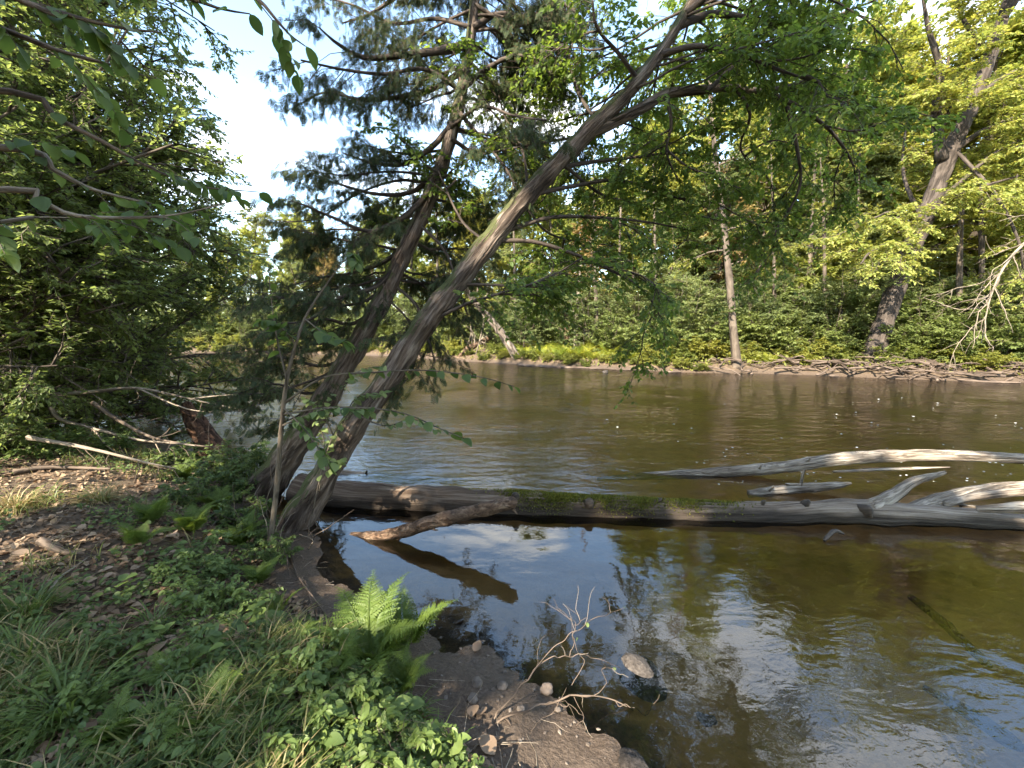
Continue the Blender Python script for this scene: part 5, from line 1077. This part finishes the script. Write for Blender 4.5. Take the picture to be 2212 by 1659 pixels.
for q, a_ in enumerate(T_): tuft(a_[0], a_[1], a_[2], a_[3], M[a_[4]], a_[5], seed=300 + q)

# ferns on the near bank
fn = [frond_mesh('frond', .5, 24, 40 + k, M['fern_leaf'], 8, .8 + .15 * k, .24) for k in range(3)]
FE = [(800, 1440, 11, 1.05, 'large fresh green fern above the muddy shore'), (880, 1400, 6, .8, 'fern arching over the mud beside the large fern'), (440, 1560, 6, .55, 'small bright fern between grass tufts'), (480, 1110, 8, .85, 'fern at the foot of the leaning cedar'), (420, 1150, 7, .75, 'fern left of the leaning cedar roots'), (560, 1260, 7, .55, 'low fern below the thin sapling'),
      (400, 1040, 7, .8, 'fern beside the rotten stump'), (330, 1130, 6, .7, 'pale fern at the edge of the leaf litter'), (300, 1180, 5, .6, 'small fern behind the curved root'), (520, 1180, 7, .7, 'fern between the litter and the sapling'), (600, 1330, 6, .5, 'little fern on the mossy edge of the bank'), (130, 960, 6, .8, 'fern in the shade by the pale stick'), (720, 1480, 8, .6, 'lacy fern left of the large fern'), (760, 1560, 6, .5, 'small fern among herbs above the mud'), (640, 1400, 6, .45, 'little fern behind the straw tuft'), (380, 1480, 6, .4, 'little fern beside the lime seedling'), (250, 1600, 6, .45, 'fern between the arching tuft and the lowest fern'), (500, 1640, 7, .5, 'fern at the lowest edge of the bank'), (860, 1500, 7, .6, 'low fern under the large fern')]
for q, (dx, dy, n, s, lb_) in enumerate(FE):
    b0 = GG(dx, dy); make_fern('fern', lb_, 'ferns on the near bank', fn, n, b0 - [0, 0, .01], q * 1.1, s, 60 + q)

# leafy herbs at the foot of the leaning trees and along the left waterline
herb = make_shrub('bank_herb', 'leafy herb', 'herb', 'herbs along the left waterline', .42, .42, M['sapling_bark'], M['cover_leaf'], 35, 9, leaf=(.03, .055), sub_n=5, twig_n=5, leaf_n=7, tmpl=LEAF_O)
for q, (dx, dy, s_, lb_) in enumerate(((500, 1030, 1.1, 'leafy herb between the rotten stump and the cedar'), (450, 1020, 1.0, 'leafy herb below the rotten stump'), (380, 1010, .9, 'leafy herb left of the rotten stump'), (530, 1070, .9, 'leafy herb touching the foot of the cedar'), (470, 1070, 1.0, 'leafy herb between two ferns near the cedar'), (420, 1090, .8, 'leafy herb at the head of the litter'), (520, 1130, .8, 'leafy herb left of the sapling'), (545, 1180, .6, 'leafy herb just behind the sapling foot'), (600, 1215, .55, 'leafy herb at the foot of the sapling'), (250, 975, .9, 'leafy herb beside the pale stick end'), (100, 985, 1.0, 'leafy herb by the litter under the dead branches'), (20, 970, 1.1, 'leafy herb in the shade at the left edge of the litter'), (560, 1010, 1.0, 'leafy herb behind the cedar trunk'))):
    put(herb, GG(dx, dy), q * 1.9, s_)['label'] = lb_
herb2 = make_shrub('bank_herb', 'leafy herb', 'herb', 'leafy herbs in the foreground of the near bank', .24, .30, M['sapling_bark'], M['seedling_leaf'], 36, 8, leaf=(.022, .048), sub_n=4, twig_n=4, leaf_n=5, tmpl=LEAF_O)
herb3 = make_shrub('bank_herb', 'leafy herb', 'herb', 'leafy herbs in the foreground of the near bank', .16, .24, M['sapling_bark'], M['cover_leaf'], 37, 7, leaf=(.015, .032), sub_n=4, twig_n=4, leaf_n=6, tmpl=LEAF_O)
for q in range(70):
    dx, dy = (random.uniform(640, 1000), random.uniform(1430, 1650)) if q < 24 else ((random.uniform(20, 640), random.uniform(1330, 1655)) if q < 52 else (random.uniform(350, 660), random.uniform(1090, 1340)))
    p = GG(dx, dy)
    if dn(p[:1], p[1:2])[0] < .72: continue
    big = q % 3 == 0
    put(herb2 if big else herb3, p - np.array([0, 0, .01]), q * 1.7, random.uniform(.6, 1.15))['label'] = ('larger-leaved green herb ' if big else 'small-leaved dark green herb ') + ('on the bank above the mud' if q < 24 else 'among grass tufts and litter' if q < 52 else 'between the litter and the sapling')
# broad-leaved seedlings
def seedling(dx, dy, n, size, h_, key, label, seed, group=None):
    b0 = GG(dx, dy); rg = np.random.default_rng(seed); root = thing('seedling', label, 'seedling', b0, 0, group); c = curve(b0 - [0, 0, .02], (rg.normal(0, .2), rg.normal(0, .2), 1), h_ + .02, 5, 0, .12, rg)
    v, f, tc = tube(c, np.linspace(.003, .0015, 6), 5); o = add_mesh('stem', v, f, M['tuft_blade'], tc=tc); at_base(root, [o])
    for k in range(n):
        a = k * 2.4 + rg.normal(0, .3); t = 1 - .5 * k / max(n, 1); p, _ = along(c, t)
        put_leaf(LM[key][int(rg.integers(3))], root, p, np.array([math.cos(a), math.sin(a), rg.normal(.1, .2)]), np.array([0, -.15, 1.]) + rg.normal(0, .2, 3), rg.uniform(*size), b0)
GSD = 'broad-leaved seedlings on the near bank'
S_ = [(518, 1480, 4, (.045, .06), .09, 'lime_leaf', 'lime green seedling standing out above the dark moss'), (420, 1310, 3, (.07, .09), .07, 'pale_leaf', 'seedling with large round pale leaves'), (455, 1415, 3, (.05, .06), .06, 'pale_leaf', 'seedling with two pale round leaves in the litter'), (550, 1345, 3, (.08, .11), .07, 'seedling_leaf', 'seedling with one wide flat leaf on the bank'), (590, 1440, 2, (.04, .05), .05, 'lime_leaf', 'tiny lime green seedling near the straw tuft'),
      (60, 945, 7, (.10, .15), .2, 'pale_leaf', 'broad-leaved plant in the shade by the dead branches'), (480, 1130, 4, (.08, .1), .1, 'pale_leaf', 'seedling with a pale pointed leaf under the cedar')]
for q, a_ in enumerate(S_): seedling(*a_, 400 + q)
for q in range(84):
    if q < 54: dx, dy = random.uniform(650, 1010), random.uniform(1480, 1655)
    else: dx, dy = random.uniform(280, 720), random.uniform(1200, 1500)
    p = GG(dx, dy)
    if dn(p[:1], p[1:2])[0] < .6: continue
    seedling(dx, dy, random.randint(3, 6), (.04, .085), random.uniform(.04, .14), 'seedling_leaf', 'green seedling with several oval leaves above the muddy shore' if q < 54 else 'green seedling scattered in the litter of the bank', 450 + q, 'seedlings above the muddy shore' if q < 54 else 'seedlings in the leaf litter')

# single fallen leaves
for q in range(90):
    dx, dy = (random.uniform(20, 620), random.uniform(1030, 1650)) if q < 74 else (random.uniform(640, 1100), random.uniform(1330, 1640)); p = GG(dx, dy)
    o = bpy.data.objects.new('fallen_leaf', LMF[q % 4]); COL.objects.link(o); s = random.uniform(.05, .10); o.scale = (s, s, s); o.location = p + [0, 0, .022]; o.rotation_euler = (random.gauss(0, .3), random.gauss(0, .3), random.uniform(0, 6.28))
    tag(o, 'curled brown fallen leaf lying on the leaf litter' if q < 74 else 'curled brown fallen leaf lying on the muddy shore', 'leaf', 'fallen leaves on the litter' if q < 74 else 'fallen leaves on the mud')

# sticks lying on the near bank
ST = [([(90, 1180), (120, 1195), (150, 1205), (185, 1212)], .028, 'brown_twig', 'stout curved brown stick half buried in the litter'), ([(105, 1290), (130, 1255), (150, 1240), (190, 1218)], .009, 'pale_twig', 'pale bent stick sloping down from the curved brown stick'), ([(30, 1028), (90, 1018), (150, 1017), (240, 1024)], .03, 'brown_twig', 'thick broken stick beside the far litter'),
      ([(615, 1160), (640, 1240), (680, 1300), (730, 1370)], .009, 'brown_twig', 'brown stick leaning down the bank from the leaning trees'), ([(660, 1260), (675, 1310), (690, 1370)], .006, 'brown_twig', 'thin dark stick standing on the mud edge'), ([(470, 1430), (500, 1460), (520, 1490), (560, 1520)], .005, 'pale_twig', 'thin dry stem lying under the lime seedling'),
      ([(20, 1480), (90, 1455), (180, 1430), (280, 1415)], .008, 'pale_twig', 'long dry stem lying across the green tufts'), ([(220, 1400), (300, 1380), (380, 1330), (410, 1310)], .006, 'brown_twig', 'slim brown stick crossing the litter'), ([(240, 1275), (300, 1268), (350, 1272)], .009, 'brown_twig', 'short dark stick in the bare litter'), ([(560, 1095), (600, 1050), (640, 1030), (700, 1015)], .01, 'brown_twig', 'twisted root loop between the leaning trunks'),
      ([(330, 1010), (400, 1025), (480, 1022), (560, 985)], .01, 'brown_twig', 'long thin stick lying by the ferns near the stump')]
for q, (path, r0, mt, lb_) in enumerate(ST):
    pts = np.array([GG(*a) for a in path]); pts[:, 2] += r0 * .8 + .015; pts[-1, 2] += .02
    v, f, tc = tube(pts, np.linspace(r0, r0 * .45, len(pts)), 8, 26, lump=.09, seed=q); tag(add_mesh('fallen_stick', v, f, M[mt], tc=tc), lb_, 'stick')

# forked dead branch reaching over the water from the muddy shore
parts = []; yb_ = 1.75
def br(path, r0, r1, mt='brown_twig', nm='twig'):
    q = np.array([P(*a) for a in path]); rj = np.random.default_rng(700 + len(parts)); qq, _ = resample(q, np.ones(len(q)), 3 * len(q)); qq[1:-1] += rj.normal(0, .006, (len(qq) - 2, 3))
    v, f, tc = tube(qq, np.linspace(r0, r1, len(qq)) * .75, 7, 40, lump=.15, seed=len(parts)); parts.append(add_mesh(nm, v, f, M[mt], tc=tc))
    for e in range(3 if nm == 'stem' else 2):
        p, d = along(qq, rj.uniform(.35, .95)); c = curve(p, side_dir(d, .8, rj, .8), rj.uniform(.06, .2), 6, .02, .25, rj); v, f, tc = tube(c, np.linspace(.0016, .0007, 7), 4); parts.append(add_mesh('twig', v, f, M['brown_twig' if e else 'pale_twig'], tc=tc))
br([(910, 1655, 1.65), (1000, 1605, 1.68), (1100, 1545, 1.72), (1180, 1520, 1.78), (1260, 1505, 1.82), (1330, 1515, 1.85), (1380, 1545, 1.88)], .011, .003, 'brown_twig', 'stem')
br([(1000, 1605, 1.68), (1060, 1560, 1.72), (1110, 1500, 1.78), (1150, 1450, 1.85), (1165, 1435, 1.88)], .007, .005, 'brown_twig', 'stem')
br([(1155, 1445, 1.87), (1180, 1425, 1.9), (1240, 1418, 1.95), (1300, 1425, 2.0), (1340, 1445, 2.0)], .004, .0015)
br([(1150, 1450, 1.85), (1200, 1400, 1.95), (1260, 1350, 2.0), (1300, 1330, 2.05), (1350, 1312, 2.1)], .004, .001)
br([(1230, 1420, 1.95), (1240, 1370, 1.95), (1240, 1345, 1.95), (1200, 1310, 1.95)], .003, .001)
br([(1240, 1350, 1.95), (1270, 1335, 1.95)], .002, .001); br([(1235, 1480, 1.85), (1260, 1430, 1.9), (1245, 1400, 1.9), (1235, 1330, 1.95)], .0025, .001)
br([(1260, 1505, 1.82), (1310, 1480, 1.85), (1300, 1450, 1.88), (1330, 1445, 1.9)], .0025, .001); br([(1330, 1515, 1.85), (1370, 1530, 1.85), (1395, 1545, 1.85), (1425, 1500, 1.88)], .003, .001)
br([(1240, 1505, 1.82), (1260, 1550, 1.8), (1300, 1600, 1.78)], .0025, .001); br([(1040, 1582, 1.7), (1100, 1590, 1.68), (1150, 1580, 1.68)], .003, .001); br([(1090, 1550, 1.72), (1130, 1600, 1.68), (1180, 1620, 1.66), (1210, 1655, 1.64)], .003, .001)
br([(1180, 1520, 1.78), (1230, 1525, 1.78), (1255, 1545, 1.76), (1258, 1565, 1.75)], .0025, .001); br([(1140, 1580, 1.7), (1170, 1550, 1.72), (1200, 1540, 1.72)], .0025, .001); br([(1180, 1620, 1.66), (1200, 1605, 1.66), (1230, 1606, 1.66)], .002, .001)
br([(920, 1655, 1.62), (960, 1560, 1.7), (1000, 1500, 1.75), (1030, 1455, 1.8)], .004, .0015, 'brown_twig'); br([(980, 1640, 1.64), (1000, 1570, 1.7), (1015, 1500, 1.75)], .003, .001, 'brown_twig')
root = set_tree_world('forked_dead_branch', 'forked dead branch with pale twigs reaching over the water from the muddy shore', 'branch', parts, P(910, 1655, 1.65))
rgq = np.random.default_rng(9)
for k, (x_, y_) in enumerate(((1425, 1500), (1418, 1495), (1400, 1535), (1350, 1312), (1270, 1355), (1245, 1385), (1330, 1448))):
    put_leaf(LM['pale_leaf'][k % 3], root, P(x_, y_, 1.95), rgq.normal(0, 1, 3), np.array([0, -.4, 1.]), .03, P(910, 1655, 1.65))

# stones
def rock(name, label, loc, size, seed, mat, group=None, squash=(1, .85, .6)):
    rg = np.random.default_rng(seed); n, s = 12, 16; V = []; 
    for a in range(n + 1):
        ph = math.pi * a / n
        for b_ in range(s):
            th = 2 * math.pi * b_ / s; V.append([math.sin(ph) * math.cos(th), math.sin(ph) * math.sin(th), math.cos(ph)])
    V = np.array(V); k = rg.normal(0, 1, (5, 3)); p = rg.random(5) * 6.28
    dsp = 1 + sum((.09 if q < 3 else .05) * np.sin(V @ k[q] * (1.8 + .9 * q) + p[q]) for q in range(5)); V = V * dsp[:, None] * np.array(squash) * size
    i = np.arange(n)[:, None] * s; j = np.arange(s)[None, :]; Qd = np.stack([i + j, i + s + j, i + s + (j + 1) % s, i + (j + 1) % s], -1).reshape(-1, 4)
    o = add_mesh(name, V, Qd, mat); o.location = loc; o.rotation_euler = (0, 0, rg.uniform(0, 6.28)); return tag(o, label, 'stone', group)
rock('boulder', 'grey rounded boulder just breaking the water below the broken branch', G(1392, 1440) + [0, 0, -.095], .16, 1, M['stone'], squash=(1, .8, .75))
rock('boulder', 'smooth brown stone half sunk at the edge of the water', G(1368, 1652) + [0, 0, -.02], .09, 2, M['stone'], squash=(1, .8, .6))
rock('boulder', 'dark flat stone under the shallow water', G(1520, 1560, -.1) + [0, .02, -.03], .07, 3, M['stone'], squash=(1.3, .8, .5)); rock('boulder', 'dark stone on the bed beside the forked dead branch', G(1350, 1610, -.05), .06, 4, M['stone'])
rock('river_stone', 'pale stone breaking the water off the far ferns', G(1305, 803) + [0, -.3, 0], .16, 6, M['stone'], squash=(1.2, .8, .6))
rock('shell_stone', 'pale tan shell-like stone at the edge of the mud', GG(1180, 1495) + [0, 0, .012], .036, 5, M['shell'], squash=(1, .9, .7))
for q, (dx, dy, s, lb_) in enumerate(((1030, 1478, .032, 'grey brown pebble on the mud beside the pale shell stone'), (1085, 1485, .03, 'rounded tan pebble on the damp mud'), (1022, 1512, .03, 'pebble lying by the forked dead branch'), (1125, 1535, .022, 'oval pebble under the dead branch'), (1205, 1535, .018, 'pinkish pebble near the waterline'))):
    rock('pebble', lb_, GG(dx, dy) + [0, 0, s * .3], s, 10 + q, M['pebble'])
pm = rock('pebble', 'small pebble scattered on the muddy shore', GG(1050, 1600), .012, 30, M['pebble'], 'pebbles on the muddy shore')
for q in range(150):
    dx = random.uniform(640, 1320); dy = random.uniform(1300, 1655); p = GG(dx, dy); d_ = dn(p[:1], p[1:2])[0]
    if d_ < -.1 or d_ > .75: continue
    o = pm.copy(); COL.objects.link(o); s = random.uniform(.25, 1.0); o.scale = (s, s * random.uniform(.7, 1.1), s * .8); o.location = p + [0, 0, .003]; o.rotation_euler = (0, 0, random.uniform(0, 6.28))
# foam flecks and floating bits on the river
fv = []; n = 130; pts = []
for q in range(n):
    if q < 95: p = G(random.uniform(1500, 2250), 960 + 90 * random.random()) ; p[2] = .003
    else: p = G(random.uniform(1150, 2250), random.uniform(850, 960)); p[2] = .003
    pts.append(p)
pts = np.array(pts); az = rgG.uniform(0, 6.28, n)
hexv = np.array([[math.cos(a) * .5, math.sin(a) * .5, 0] for a in np.linspace(0, 6.28, 7)[:6]] + [[0, 0, .06]]); hexf = np.array([[i, (i + 1) % 6, 6] for i in range(6)])
fm = scatter(hexv, hexf, pts, np.stack([np.cos(az), np.sin(az), az * 0], 1), np.tile([0, 0, 1.], (n, 1)), rgG.uniform(.009, .034, n) * (pts[:, 1] / 6))
tag(add_mesh('foam_flecks', fm[0], fm[1], M['foam']), 'white foam flecks drifting on the river', 'foam', kind='stuff')
